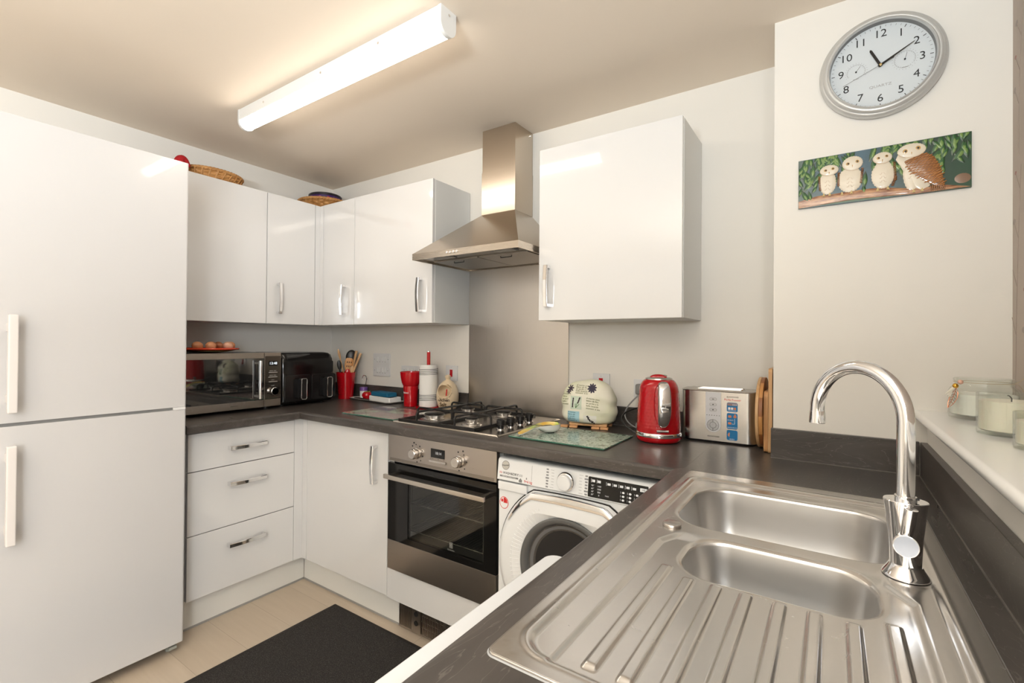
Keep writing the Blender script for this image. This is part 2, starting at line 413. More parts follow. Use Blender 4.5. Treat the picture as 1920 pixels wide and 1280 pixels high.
# ------------------------------------------------------------------ worktops
def slab(m, poly, round_edges, z0, z1, r=.011, hole=None):
    """polygon slab (ccw), rounded top (and slightly bottom) along the given edge indices"""
    n = len(poly); P = [Vector(p) for p in poly]
    def off(d):
        out = []
        for i in range(n):
            e0 = (P[i]-P[i-1]).normalized(); e1 = (P[(i+1) % n]-P[i]).normalized()
            n0 = Vector((-e0.y, e0.x)); n1 = Vector((-e1.y, e1.x))
            d0 = d if (i-1) % n in round_edges else 0; d1 = d if i in round_edges else 0
            c0 = n0.dot(P[i])+d0; c1 = n1.dot(P[i])+d1
            D = n0.x*n1.y-n0.y*n1.x
            if abs(D) < 1e-6: out.append(P[i]+n0*d0)
            else: out.append(Vector(((c0*n1.y-c1*n0.y)/D, (n0.x*c1-n1.x*c0)/D)))
        return out
    prof = [(.004, z0), (.001, z0+.002), (0, z0+.006)] + [(r-r*math.cos(a), z1-r+r*math.sin(a)) for a in [PI/2*k/5 for k in range(6)]]
    rings = [[(q.x, q.y, z) for q in off(d)] for d, z in prof]
    V = [[m.bm.verts.new(p) for p in rg] for rg in rings]
    for A, B in zip(V, V[1:]):
        for k in range(n): m.bm.faces.new((A[k], A[(k+1) % n], B[(k+1) % n], B[k]))
    for ring, z in ((V[0], z0), (V[-1], z1)):
        if hole is None: m.bm.faces.new(ring if ring is V[-1] else ring[::-1]); continue
        hv = [m.bm.verts.new((x, y, z)) for x, y in hole]
        es = []
        for R in (ring, hv):
            for k in range(len(R)):
                e = m.bm.edges.get((R[k], R[(k+1) % len(R)])) or m.bm.edges.new((R[k], R[(k+1) % len(R)])); es.append(e)
        bmesh.ops.triangle_fill(m.bm, edges=es, use_beauty=True)
        if ring is V[0]: h0 = hv
        else:
            for k in range(len(hv)): m.bm.faces.new((h0[k], h0[(k+1) % len(hv)], hv[(k+1) % len(hv)], hv[k]))
TH = .038
YL = -1.15
m = MB()
slab(m, [(.003, -.003), (.003, YL), (CF, YL), (CF, -CF), (RX, -CF), (2.545, -.594), (2.545, -.003)], {2, 3}, WZ-TH, WZ)
single(m, 'kitchen_worktop', M_TOPX, 'dark grey-brown wood-grain worktop running under microwave, hob and kettle', 'worktop', (1.2, -.3, WZ-TH))
SX0, SX1, SY0, SY1 = 2.5685, 3.0725, -1.6075, -.628
m = MB()
slab(m, [(2.5453, -.003), (2.5453, -.594), (RX, -CF-.0004), (RX, -2.45), (XW-.002, -2.45), (XW-.002, YC-.002), (XR-.002, YC-.002), (XR-.002, -.003)],
     {2}, WZ-TH, WZ, hole=[(SX0+.014, SY0+.014), (SX1-.014, SY0+.014), (SX1-.014, SY1-.014), (SX0+.014, SY1-.014)])
single(m, 'sink_worktop', M_TOP, 'dark grey-brown wood-grain worktop that carries the steel sink', 'worktop', (2.8, -1.2, WZ-TH))
# upstands
def upstand(x0, x1, y0, y1, label, ztop=1.005):
    mt_ = M_TOPX if x1-x0 > y1-y0 else M_TOP
    m = MB(); m.box(x0, x1, y0, y1, WZ+.0005, ztop, .0015)
    o_ = single(m, 'worktop_upstand', mt_, label, 'upstand', ((x0+x1)/2, (y0+y1)/2, WZ), 'dark upstands along the worktop')
    m = MB()
    if y1-y0 > x1-x0: m.box(x0-.0022 if x0 > 1 else x1, x0 if x0 > 1 else x1+.0022, y0, y1, WZ+.0003, WZ+.0025)
    else: m.box(x0, x1, y0-.0022, y0, WZ+.0003, WZ+.0025)
    m.build('sealant_line', M_SEAL, o_, off=o_.location); return o_
M_SEAL = mat('sealant_grey', (.16, .145, .13), .35)
upstand(.02, 1.2415, -.018, -.001, 'dark upstand on the back wall between the corner and the steel splashback')
upstand(1.8575, 2.744, -.018, -.001, 'dark upstand on the back wall behind kettle and toaster')
upstand(.001, .018, YL, -.019, 'dark upstand on the left wall behind the microwave')
upstand(2.742, XW-.018, YC-.017, YC-.001, 'dark upstand under the owl picture at the far end of the sink', 1.0163)
upstand(XW-.0165, XW-.0005, -2.44, YC-.0175, 'long dark upstand under the white window sill', 1.0163)

# white mastic line where upstand meets the worktop
# ------------------------------------------------------------------ cabinets
def d_handle(m, p0, p1, out, w=.018, bow=.006, t=.007):
    """bowed strap handle between two feet; out = outward direction"""
    p0 = Vector(p0); p1 = Vector(p1); out = Vector(out); ax = (p1-p0).normalized(); sd = ax.cross(out); L = (p1-p0).length
    n = 14; rings = []
    for k in range(n+1):
        u = k/n; h = .024 + bow*math.sin(PI*u)
        c = p0+ax*(L*u)+out*h
        rings.append([c+sd*(w/2), c+sd*(w/2)+out*t*.7, c+sd*(w/2-.002)+out*t, c-sd*(w/2-.002)+out*t, c-sd*(w/2)+out*t*.7, c-sd*(w/2)])
    m.loft(rings)
    for q, s_ in ((p0, 1), (p1, -1)):
        c0 = q+ax*s_*.0005; rg = []
        for h in (0, .0265):
            rg.append([c0+out*h+sd*(w/2), c0+out*h-sd*(w/2), c0+out*h-sd*(w/2)+ax*s_*.011, c0+out*h+sd*(w/2)+ax*s_*.011])
        m.loft(rg)
def handle(p0, p1, out, parent, off):
    m = MB(); d_handle(m, p0, p1, out); o = m.build('handle', M_CHROME, parent, off=off, smooth=30); return o
def cabinet(name, label, loc, group, cbox, cat='cabinet'):
    t = thing(name, label, cat, loc, group=group); m = MB()
    x0, x1, y0, y1, z0, z1 = cbox; th = .018
    m.box(x0, x0+th, y0, y1, z0, z1); m.box(x1-th, x1, y0, y1, z0, z1)
    m.box(x0+th, x1-th, y0, y1, z0, z0+th); m.box(x0+th, x1-th, y0, y1, z1-th, z1)
    return t, m
def door(parent, off, x0, x1, y0, y1, z0, z1, name='door'):
    return MB().box(x0, x1, y0, y1, z0, z1, .0015).build(name, M_GLOSS, parent, off=off)
G = .0018
# drawer unit on the left run
L = (.3, -.88, .15)
t_, m = cabinet('drawer_cabinet', 'white gloss three-drawer base unit between fridge and corner', L, None, (.01, WS-.021, -1.127, -.63, .138, .878), 'drawer unit')
m.box(.01, .02, -1.109, -.648, .156, .86); m.build('carcass', M_CARC, t_, off=L)
for z0, z1, zh in ((.7045, .874, .787), (.423, .7045, .620), (.139, .423, .336)):
    d = MB().box(WS-.019, WS, -1.126, -.629, z0+G, z1-G, .0015).build('drawer', M_GLOSS, t_, off=L)
    handle((WS, -.960, zh), (WS, -.788, zh), (1, 0, 0), d, L)
# corner post
m = MB(); m.box(WS-.019, WS-.001, -.627, -.5625, .138, .876, .001); m.box(WS+.0, .6205, -.5807, -.5625, .138, .876, .001)
single(m, 'corner_post', M_GLOSS, 'white L-shaped post in the inside corner of the base units', 'post', (.6, -.57, .138))
# base cabinet
L = (.93, -.3, .15)
t_, m = cabinet('base_cabinet', 'white gloss base unit left of the oven with one tall door', L, None, (.625, 1.2418, -WS+.021, -.01, .138, .878))
m.box(.64, 1.22, -.02, -.01, .156, .86); m.build('carcass', M_CARC, t_, off=L)
d = door(t_, L, .6225, 1.2415, -WS, -WS+.019, .139, .874)
handle((1.1655, -WS, .6345), (1.1655, -WS, .8085), (0, -1, 0), d, L)
# oven housing
L = (1.56, -.3, .15)
t_, m = cabinet('oven_housing', 'white gloss base unit that holds the built-in oven', L, None, (1.2445, 1.8655, -WS+.021, -.01, .134, .878))
m.build('carcass', M_CARC, t_, off=L)
door(t_, L, 1.2432, 1.8665, -WS, -WS+.019, .132, .2785, 'front_panel')
m = MB(); m.box(1.8445, 1.8655, -.03, -.02, .3, .8)
# sink base unit + filler right of the washing machine
L = (2.8, -.9, .15)
t_ = thing('sink_cabinet', 'white base unit under the sink, seen as a sliver right of the washer', 'cabinet', L)
m = MB(); m.box(2.552, 3.09, -.66, -.642, .14, .88); m.box(2.552, 3.09, -1.24, -1.222, .14, .88); m.box(2.552, 3.09, -1.222, -.66, .14, .158); m.build('carcass', M_CARC, t_, off=L)
MB().box(2.474, 2.549, -WS, -WS+.018, .138, .878, .001).build('filler_panel', M_GLOSS, t_, off=L)
d = MB().box(2.531, 2.55, -1.238, -.64, .139, .874, .0015).build('door', M_GLOSS, t_, off=L)
m = MB(); m.box(2.552, 2.57, -1.222, -.66, .79, .874)
# plinths
PL = .541
def plinth(b, label):
    m = MB(); m.box(*b, .004, .1365, .001); m.mi = 1
    x0, x1, y0, y1 = b
    m.box(x0-.0015, x1+.0015, y0-.0015, y1+.0015, .0, .0035+.006)
    return single(m, 'plinth_board', [M_PLINTH, mat('plinth_seal', (.30, .29, .28), .4)], label, 'plinth', ((x0+x1)/2, (y0+y1)/2, 0), 'white plinth boards')
plinth((PL-.016, PL, -1.13, -PL+.001), 'white plinth under the three drawers')
plinth((PL+.0035, 1.2835, -PL, -PL+.016), 'white plinth under the base unit left of the oven')
plinth((2.54, 2.556, -1.245, -.66), 'white plinth under the sink run')
# plinth heater grille
L = (1.55, -.53, 0)
t_ = thing('plinth_heater', 'steel slotted heater grille in the plinth below the oven', 'heater', L)
m = MB(); X0, X1 = 1.290, 1.80; yf = -.549
m.box(X0, X1, yf+.012, yf+.014, .006, .1305)
m.box(X0, X1, yf, yf+.012, .006, .014); m.box(X0, X1, yf, yf+.012, .1225, .1305)
m.box(X0, X0+.006, yf, yf+.012, .006, .1305); m.box(X1-.006, X1, yf, yf+.012, .006, .1305)
m.box(1.373, 1.425, yf-.001, yf+.012, .006, .1305)
m.build('frame', steel('heater_steel', (.42, .38, .34), .35), t_, off=L)
m = MB()
for k in range(9): x = X0+.009+k*.0085; m.box(x, x+.004, yf+.001, yf+.010, .014, .1225)
for k in range(46): x = 1.432+k*.0079; m.box(x, x+.0035, yf+.001, yf+.010, .014, .1225)
for z in (.04, .065, .09): m.box(1.427, X1-.006, yf+.003, yf+.009, z, z+.004)
m.build('slats', mat('slat_steel', (.45, .41, .37), .35, 1), t_, off=L)
for z in (.052, .092):
    MB().cyl((1.399, yf-.006, z), (1.399, yf, z), .011, seg=20, b=.002).build('switch', M_BLACK, t_, off=L)
m = MB(); m.text('HEATER', .011, lambda u, v, w_: (1.399+u, yf-.0011-w_, .1165+v)); m.build('lettering', M_INK, t_, off=L, smooth=0)

# wall cabinets
WB, WT, WD = 1.384, 2.112, .30
def wallcab(label, cbox, doors, axis):
    x0, x1, y0, y1 = cbox; L = ((x0+x1)/2, (y0+y1)/2, WB)
    t_ = thing('wall_cabinet', label, 'cabinet', L, group='white gloss wall cabinets')
    m = MB(); m.box(x0, x1, y0, y1, WB, WT, .001); m.build('carcass', M_CARC, t_, off=L)
    for (a0, a1, h, side) in doors:
        if axis == 'y': d = door(t_, L, WD-.019, WD, a0+G, a1-G, WB-.001, WT+.002); hp = lambda z: (WD, h, z); o = (1, 0, 0)
        else: d = door(t_, L, a0+G, a1-G, -WD, -WD+.019, WB-.001, WT+.002); hp = lambda z: (h, -WD, z); o = (0, -1, 0)
        if h is not None: handle(hp(1.440), hp(1.614), o, d, L)
    return t_
wallcab('white wall cabinet nearest the fridge with a plain door', (.003, WD-.0195, -1.13, -.632), [(-1.13, -.6305, None, 0)], 'y')
wallcab('white wall cabinet with a narrow door left of the inside corner', (.003, WD-.0195, -.631, -.003), [(-.6305, -.3325, -.5645, 0)], 'y')
m = MB(); m.box(WD-.019, WD-.0005, -.331, -.2815, WB, WT+.001, .001); m.box(WD, .3315, -.30, -.2815, WB, WT+.001, .001)
single(m, 'cabinet_corner_post', M_GLOSS, 'white post in the inside corner between the wall cabinets', 'post', (.31, -.29, WB))
wallcab('white wall cabinet right of the inside corner with a narrow door', (.284, .6285, -WD+.0195, -.003), [(.333, .6293, .5457, 0)], 'x')
wallcab('white wall cabinet just left of the cooker hood', (.6295, 1.2395, -WD+.0195, -.003), [(.6293, 1.2401, 1.1628, 0)], 'x')
wallcab('big white wall cabinet right of the cooker hood', (1.8612, 2.4602, -WD+.0195, -.003), [(1.8607, 2.4607, 1.9095, 0)], 'x')
# ------------------------------------------------------------------ fridge freezer
L = (.35, -1.478, 0)
t_ = thing('fridge_freezer', 'tall white fridge freezer with two doors at the left edge', 'fridge', L)
FX = .690
MB().box(.04, .622, -1.777, -1.182, .045, 2.015, .004).build('body', M_FRIDGE, t_, off=L)
for z0, z1, hz0, hz1 in ((1.0125, 2.021, 1.049, 1.3657), (.0455, 1.0015, .6252, .9439)):
    m = MB()
    pr = rrect(.626, FX, -1.7775, -1.1775, .009, 5)
    m.prism(pr, lambda u, v, w_: (u, v, w_), z0, z1)
    d = m.build('door', M_FRIDGE, t_, off=L)
    m = MB(); m.box(FX+.036, FX+.056, -1.706, -1.682, hz0, hz1, .004, 3)
    for z in (hz0+.03, hz1-.055): m.box(FX, FX+.040, -1.703, -1.685, z, z+.028, .002)
    m.build('handle', mat('fridge_handle', (.74, .70, .68), .25), d, off=L)
m = MB(); m.box(.63, FX-.006, -1.775, -1.18, 1.0018, 1.0122); m.build('door_seal', M_GREY, t_, off=L)
m = MB(); m.box(.64, FX+.004, -1.225, -1.182, 1.002, 1.0118, .001); m.build('door_hinge', M_WHITE, t_, off=L)
m = MB(); m.box(.60, .655, -1.235, -1.188, .032, .045, .003); m.cyl((.63, -1.208, .0), (.63, -1.208, .032), .013, seg=16); m.box(.64, .675, -1.225, -1.195, .018, .030, .003)
m.build('foot', mat('foot_grey', (.32, .33, .30), .5), t_, off=L)
for x, y in ((.60, -1.74), (.1, -1.74), (.1, -1.22)): MB().cyl((x, y, 0), (x, y, .045), .015, seg=14).build('foot', M_BLACK, t_, off=L)

# ------------------------------------------------------------------ built-in oven
OX0, OX1 = 1.2674, 1.8624; OY = -.6007
L = (1.565, -.3, .281)
t_ = thing('built_in_oven', 'steel built-in single oven with a dark glass door below the hob', 'oven', L)
fo = lambda cx, cz, y=OY: (lambda u, v, w_: (cx+u, y-w_, cz+v))
m = MB(); m.box(OX0, OX1, OY, OY+.02, .759, .8763, .0015); p = m.build('control_panel', M_OVENSTEEL, t_, off=L)
m = MB(); m.box(OX0+.012, OX1-.012, OY-.0008, OY, .762, .774); m.build('lower_lip', steel('lip_steel', (.30, .27, .24), .35), p, off=L)
for cx, cz in ((1.442, .8125), (1.680, .8125)):
    m = MB(); m.lathe([(.024, 0), (.024, .004), (.019, .006), (.019, .012), (.0215, .013), (.0215, .022), (.020, .024), (.020, .030), (.018, .032), (0, .032)],
                      seg=32, M=Matrix.Translation((cx, OY, cz)) @ Matrix.Rotation(PI/2, 4, 'X'))
    k_ = m.build('knob', M_STEEL, p, off=L, smooth=30)
m = MB(); m.box(1.5253, 1.6026, OY-.001, OY, .8085, .8455, .0004); s_ = m.build('display', M_GBLACK, p, off=L)
m = MB(); m.text('18:14', .016, fo(1.567, .828, OY-.001), w=.0004); m.build('digits', mat('lcd_digits', (.35, .35, .35), .5, emis=(.6, .6, .6), es=.25), p, off=L, smooth=0)
m = MB(); m.box(1.519, 1.611, OY-.006, OY, .788, .7985, .0015); m.build('button_bar', M_STEEL, p, off=L)
m = MB()
for cx, cz, n0 in ((1.442, .8125, 7), (1.680, .8125, 5)):
    for k in range(n0):
        a = math.radians(130-k*250/n0) if n0 == 7 else math.radians(100-k*48)
        x, z = cx+.037*math.cos(a), cz+.037*math.sin(a)
        m.cyl((x, OY-.0006, z), (x, OY, z), .0028 if k % 2 else .0036, seg=10)
m.cyl((1.427, OY-.0007, .8555), (1.427, OY, .8555), .0038, seg=14); m.cyl((1.6985, OY-.0007, .8555), (1.6985, OY, .8555), .0038, seg=14)
for x in (1.526, 1.537, 1.567, 1.598): m.cyl((x, OY-.0006, .8035), (x, OY, .8035), .0017, seg=8)
m.build('printed_marking', M_INK, p, off=L, smooth=0)
M_OVGL = mat('oven_glass', (.006, .0055, .005), .05)
m = MB()
WX0, WX1, WZ0, WZ1 = 1.392, 1.804, .436, .690
for b in ((OX0, WX0, .410, .750), (WX1, OX1, .410, .750), (WX0, WX1, .410, WZ0), (WX0, WX1, WZ1, .750)): m.box(b[0], b[1], OY, OY+.018, b[2], b[3])
d = m.build('door', M_OVGL, t_, off=L)
m = MB(); m.box(OX0, OX1, OY-.001, OY+.019, .281, .4095, .001); m.build('kick_strip', M_OVENSTEEL, d, off=L)
def tint_glass():
    m = bpy.data.materials.new('tinted_window'); m.use_nodes = True; nt = m.node_tree
    for n in list(nt.nodes): nt.nodes.remove(n)
    o = nt.nodes.new('ShaderNodeOutputMaterial'); mx = nt.nodes.new('ShaderNodeMixShader'); tr = nt.nodes.new('ShaderNodeBsdfTransparent')
    gl = nt.nodes.new('ShaderNodeBsdfGlossy'); tr.inputs[0].default_value = (.66, .66, .63, 1); gl.inputs['Roughness'].default_value = .03
    nt.links.new(schlick(nt, .06), mx.inputs[0]); nt.links.new(tr.outputs[0], mx.inputs[1]); nt.links.new(gl.outputs[0], mx.inputs[2]); nt.links.new(mx.outputs[0], o.inputs[0]); return m
M_TINT = tint_glass()
MB().box(WX0, WX1, OY+.003, OY+.006, WZ0, WZ1).build('window_pane', M_TINT, d, off=L)
m = MB(); m.box(1.290, 1.838, OY-.050, OY-.036, .6925, .7115, .002)
for x in (1.300, 1.812): m.box(x, x+.018, OY-.04, OY, .695, .710, .001)
m.build('handle', steel('handle_steel', (.62, .57, .51), .25), d, off=L)
m = MB(); cx = 1.66
m.prism(rrect(-.009, .009, -.012, .012, .003), fo(1.640, .470), 0, .0006)
m.build('emblem_plate', mat('etched_grey', (.12, .12, .115), .5), d, off=L)
m = MB(); m.box(1.634, 1.6355, OY-.0011, OY-.0006, .461, .479); m.prism([(-.003, 0), (.005, .008), (.005, .005), (.0, 0), (.005, -.005), (.005, -.008)], fo(1.640, .470, OY-.0006), 0, .0005)
m.text('Electrolux', .009, fo(1.640, .4505), w=.0004); m.build('lettering', mat('etched_light', (.24, .24, .23), .5), d, off=L, smooth=0)
# cavity
M_CAV = mat('oven_enamel', (.20, .20, .195), .28)
m = MB(); cx0, cx1, cy0, cy1, cz0, cz1 = 1.345, 1.785, OY+.02, -.13, .415, .735
m.box(cx0-.01, cx0, cy0, cy1, cz0, cz1); m.box(cx1, cx1+.01, cy0, cy1, cz0, cz1); m.box(cx0, cx1, cy1-.01, cy1, cz0, cz1)
m.box(cx0, cx1, cy0, cy1, cz0-.01, cz0); m.box(cx0, cx1, cy0, cy1, cz1, cz1+.01); m.build('cavity', M_CAV, t_, off=L)
for x in (cx0+.012, cx1-.012):
    m = MB()
    for z in (.465, .52, .575, .63, .68): m.tube([(x, cy0+.02, z), (x, cy1-.02, z)], .002, 6)
    for y in (cy0+.04, cy1-.04): m.tube([(x, y, .445), (x, y, .70)], .002, 6)
    m.build('side_rail', M_CHROME, t_, off=L)
for z, nm in ((.455, 'rack'), (.575, 'rack')):
    m = MB(); m.tube([(cx0+.015, cy0+.02, z), (cx1-.015, cy0+.02, z), (cx1-.015, cy1-.03, z), (cx0+.015, cy1-.03, z)], .003, 6, closed=True)
    for k in range(26): x = cx0+.03+k*.0155; m.tube([(x, cy0+.02, z), (x, cy1-.03, z)], .0014, 5)
    m.build(nm, mat('rack_wire', (.5, .5, .48), .2, 1), t_, off=L)

# ------------------------------------------------------------------ hob
HX0, HX1, HY0, HY1 = 1.244, 1.838, -.5600, -.045
L = (1.54, -.3, WZ)
t_ = thing('gas_hob', 'steel four-burner gas hob with black pan supports and knobs', 'hob', L)
m = MB(); z0 = WZ+.0003
m.loft([[(x, y, z) for x, y in rrect(HX0+d, HX1-d, HY0+d, HY1-d, .006, 4)] for d, z in ((0, z0), (0, z0+.002), (.004, z0+.0065), (.012, z0+.0075), (.018, z0+.0055))])
M_HOB = steel('hob_steel', (.50, .46, .41), .22, (3, 300, 3))
m.build('hob_plate', M_HOB, t_, off=L)
zt = z0+.0055
B = [(1.375, -.420, .050), (1.375, -.175, .036), (1.598, -.420, .030), (1.598, -.175, .036)]
for bx, by, r in B:
    m = MB(); m.lathe([(r*1.55, zt), (r*1.45, zt+.004), (r*1.0, zt+.007), (r*.95, zt+.010), (0, zt+.010)], c=(bx, by, 0), seg=32)
    b_ = m.build('burner', M_STEEL, t_, off=L, smooth=40)
    m = MB(); m.lathe([(r*.82, zt+.010), (r*.85, zt+.018), (r, zt+.020), (r, zt+.024), (r*.9, zt+.026)], c=(bx, by, 0), seg=48,
                      fn=lambda rr, z, a: (rr*(1-.04*(math.sin(24*a) > 0)), z)); m.build('flame_ring', mat('ring_alu', (.55, .53, .50), .35, 1), b_, off=L)
    m = MB(); m.lathe([(r*.88, zt+.026), (r*.9, zt+.030), (r*.8, zt+.0325), (0, zt+.033)], c=(bx, by, 0), seg=32); m.build('burner_cap', M_IRON, b_, off=L)
def support(x0, x1):
    y0, y1 = -.535, -.060; zb = zt+.006; zu = zt+.048; r = .0050; xc = (x0+x1)/2
    m = MB(); m.tube([(x0, y0, zb), (x1, y0, zb), (x1, y1, zb), (x0, y1, zb)], .0048, 8, closed=True)
    m.box(x0-.004, x1+.004, y0-.005, y0+.004, zb-.006, zb+.005)
    m.box(x1-.004, x1+.004, y0, y1, zb-.006, zb+.005); m.box(x0-.004, x0+.004, y0, y1, zb-.006, zb+.005); m.box(x0, x1, y1-.004, y1+.004, zb-.006, zb+.005)
    def hoop(a, b):
        a = Vector(a); b = Vector(b); d = (b-a).normalized(); c = .014
        P = [a, a+Vector((0, 0, zu-zb-c))]
        for k in range(1, 5): q = PI/2*k/4; P.append(a+Vector((0, 0, zu-zb-c))+d*(c*(1-math.cos(q)))+Vector((0, 0, c*math.sin(q))))
        Q = [b+Vector((0, 0, p.z-a.z))-(p-a-Vector((0, 0, p.z-a.z))) for p in P]
        m.tube(P+Q[::-1], r, 8)
    hoop((xc, y0, zb), (xc, y1, zb))
    for by in (-.420, -.175): hoop((x0, by, zb), (x1, by, zb))
    return m.build('pan_support', M_IRON, t_, off=L)
support(1.268, 1.482); support(1.491, 1.702)
for y in (-.437, -.362, -.287, -.212):
    m = MB(); m.lathe([(.019, zt), (.019, zt+.004), (.016, zt+.006)], c=(1.765, y, 0), seg=24)
    k_ = m.build('knob_collar', M_CHROME, t_, off=L)
    m = MB(); m.lathe([(.0125, zt+.006), (.0135, zt+.018), (.0185, zt+.020), (.0185, zt+.036), (.0165, zt+.038), (0, zt+.038)], c=(1.765, y, 0), seg=24)
    m.box(1.765-.016, 1.765+.016, y-.003, y+.003, zt+.036, zt+.042, .001); m.build('knob', M_BLACK, t_, off=L)

# ------------------------------------------------------------------ splashback + hood
m = MB(); m.box(1.2428, 1.8562, -.0075, -.0005, WZ+.001, 1.681, .001)
single(m, 'steel_splashback', M_STEELV, 'brushed steel splashback on the wall behind the hob', 'splashback', (1.55, -.004, WZ))
L = (1.545, -.2, 1.677)
t_ = thing('cooker_hood', 'steel chimney cooker hood above the hob', 'cooker hood', L)
x0, x1, y0 = 1.2402, 1.8465, -.4397; cz0, cz1 = 1.677, 1.7063
m = MB(); th = .0015
m.box(x0, x1, y0, y0+.004, cz0, cz1); m.box(x0, x0+.004, y0+.004, -.009, cz0, cz1); m.box(x1-.004, x1, y0+.004, -.009, cz0, cz1); m.box(x0+.004, x1-.004, -.013, -.009, cz0, cz1)
m.build('rim', steel('rim_steel', (.60, .53, .45), .28, (3, 3, 300)), t_, off=L)
cx = 1.546; cw = .0998; cd = -.1655
m = MB()
m.loft([[(x0, y0, cz1), (x1, y0, cz1), (x1, -.009, cz1), (x0, -.009, cz1)],
        [(cx-cw-.001, cd-.001, 1.9236), (cx+cw+.001, cd-.001, 1.9236), (cx+cw+.001, -.009, 1.9236), (cx-cw-.001, -.009, 1.9236)]])
m.build('canopy', M_HOOD, t_, off=L, smooth=20)
m = MB(); m.box(cx-cw-.001, cx+cw+.001, cd-.001, -.002, 1.924, 2.135, .001); m.build('lower_chimney', M_HOOD, t_, off=L)
m = MB(); m.box(cx-cw+.0012, cx+cw-.0012, cd+.0012, -.002, 2.135, H-.001, .001); m.build('upper_chimney', M_HOOD, t_, off=L)
m = MB(); m.cyl((cx+cw-.001, -.03, 2.325), (cx+cw+.003, -.03, 2.325), .004, seg=10); m.build('screw', M_CHROME, t_, off=L)
M_FILT = mat('filter_mesh', (.40, .37, .33), .35, 1); nt = NT(M_FILT)
vv = nt.n('ShaderNodeTexVoronoi'); nt.l(nt.coord(), vv.inputs['Vector']); vv.inputs['Scale'].default_value = 260; nt.bump(vv.outputs['Distance'], .5, .001)
m = MB(); m.box(x0+.005, x1-.005, y0+.005, -.014, cz0+.012, cz0+.016); m.build('underside', mat('hood_under', (.42, .40, .37), .35, 1), t_, off=L)
for a, b in ((x0+.03, cx-.004), (cx+.004, x1-.03)):
    m = MB(); m.box(a, b, y0+.12, -.04, cz0+.004, cz0+.0115, .001); f_ = m.build('grease_filter', M_FILT, t_, off=L)
    m = MB(); c = (a+b)/2; m.tube([(c-.03, y0+.15, cz0+.004), (c-.03, y0+.15, cz0-.003), (c+.03, y0+.15, cz0-.003), (c+.03, y0+.15, cz0+.004)], .002, 6); m.build('filter_catch', M_BLACK, f_, off=L)
for a in (x0+.10, x1-.16):
    m = MB(); m.box(a, a+.11, y0+.03, y0+.085, cz0+.006, cz0+.0115, .002); m.mi = 1; m.box(a+.01, a+.10, y0+.037, y0+.078, cz0+.004, cz0+.0065)
    m.build('light_cover', [M_GREY, mat('frosted', (.45, .44, .42), .4)], t_, off=L)
for k in range(4):
    x = 1.463+k*.0195; m = MB(); m.cyl((x, y0-.005, 1.6935), (x, y0, 1.6935), .0055, seg=14, b=.001); m.build('button', M_CHROME, t_, off=L)

# ------------------------------------------------------------------ ceiling light
L = (1.27, -.925, H)
t_ = thing('ceiling_batten_light', 'long white tube light fixed to the ceiling', 'light', L)
ly0, ly1 = -.9605, -.8905; lx0, lx1 = .640, 1.893
M_LAMP = mat('lit_diffuser', (.9, .9, .88), .4, emis=(1.0, .90, .77), es=9.6)
nn = 16
def lens(inset=0): return [(ly0+inset, H-.050)] + [((ly0+ly1)/2-(.035-inset)*math.cos(PI*k/nn), H-.050-(.035-inset)*math.sin(PI*k/nn)*1.0) for k in range(1, nn)] + [(ly1-inset, H-.050)]
m = MB(); m.prism(lens(.0012), lambda u, v, w_: (w_, u, v), lx0+.012, lx1-.012); m.build('diffuser', M_LAMP, t_, off=L)
m = MB(); m.box(lx0+.01, lx1-.01, ly0, ly1, H-.050, H-.0005, .001); m.build('housing', M_WHITE, t_, off=L)
for a, b in ((lx0, lx0+.014), (lx1-.014, lx1)):
    P = [(ly0-.001, H-.0005)] + [(u-.001 if u < L[1] else u+.001, v-.001) for u, v in lens()] + [(ly1+.001, H-.0005)]
    m = MB(); m.prism(P, lambda u, v, w_: (w_, u, v), a, b); m.build('end_cap', M_WHITE, t_, off=L)
for x in (.86, 1.27, 1.60): MB().cyl((x, ly0-.002, H-.025), (x, ly0+.001, H-.025), .0045, seg=10).build('screw', M_CHROME, t_, off=L)
MB().cyl((lx1-.001, -.925, H-.02), (lx1+.002, -.925, H-.02), .004, seg=10).build('screw', M_CHROME, t_, off=L)

# ------------------------------------------------------------------ washing machine
WX, WX2, WY = 1.8725, 2.4675, -.600
L = (2.17, -.3, 0)
t_ = thing('washing_machine', 'white front-loading washer dryer between oven and sink run', 'washing machine', L)
MB().box(WX, WX2, WY+.012, -.03, .02, .842, .004).build('body', M_WASH, t_, off=L)
m = MB(); m.box(WX, WX2, WY+.02, -.05, .842, .8585, .004); m.build('lid', M_WASH, t_, off=L)
# front panel (below) and curved control fascia
DCX, DCZ, DR = 2.170, .515, .268
m = MB(); m.box(WX+.001, WX2-.001, WY, WY+.012, .03, .775, .002); m.build('front_panel', M_WASH, t_, off=L)
prof = [(WY+.02, .776), (WY-.006, .7765), (WY-.0105, .780), (WY-.0021, .850), (WY+.006, .857), (WY+.02, .858)]
m = MB(); m.prism(prof, lambda u, v, w_: (w_, u, v), WX, WX2); fa = m.build('control_panel', M_WASH, t_, off=L, smooth=50)
def ff(cx, cz):   # on the slightly leaning fascia
    def g(u, v, w_):
        z = cz+v
        y = WY-.0105+(z-.780)*.12
        return (cx+u, y-.0003-w_, z)
    return g
m = MB(); m.box(WX+.001, WX+.146, WY-.0115, WY-.006, .7785, .779); m.build('drawer_gap', M_GREY, fa, off=L)
m = MB(); m.prism([(WX+.148, .781), (WX+.1487, .781), (WX+.1487, .848), (WX+.148, .848)], ff(0, 0), 0, .0002); m.build('panel_joint', M_GREY, fa, off=L)
m = MB(); m.box(WX+.004, WX+.13, WY-.012, WY+.002, .742, .774, .004); m.build('detergent_drawer_grip', M_WASH, t_, off=L)
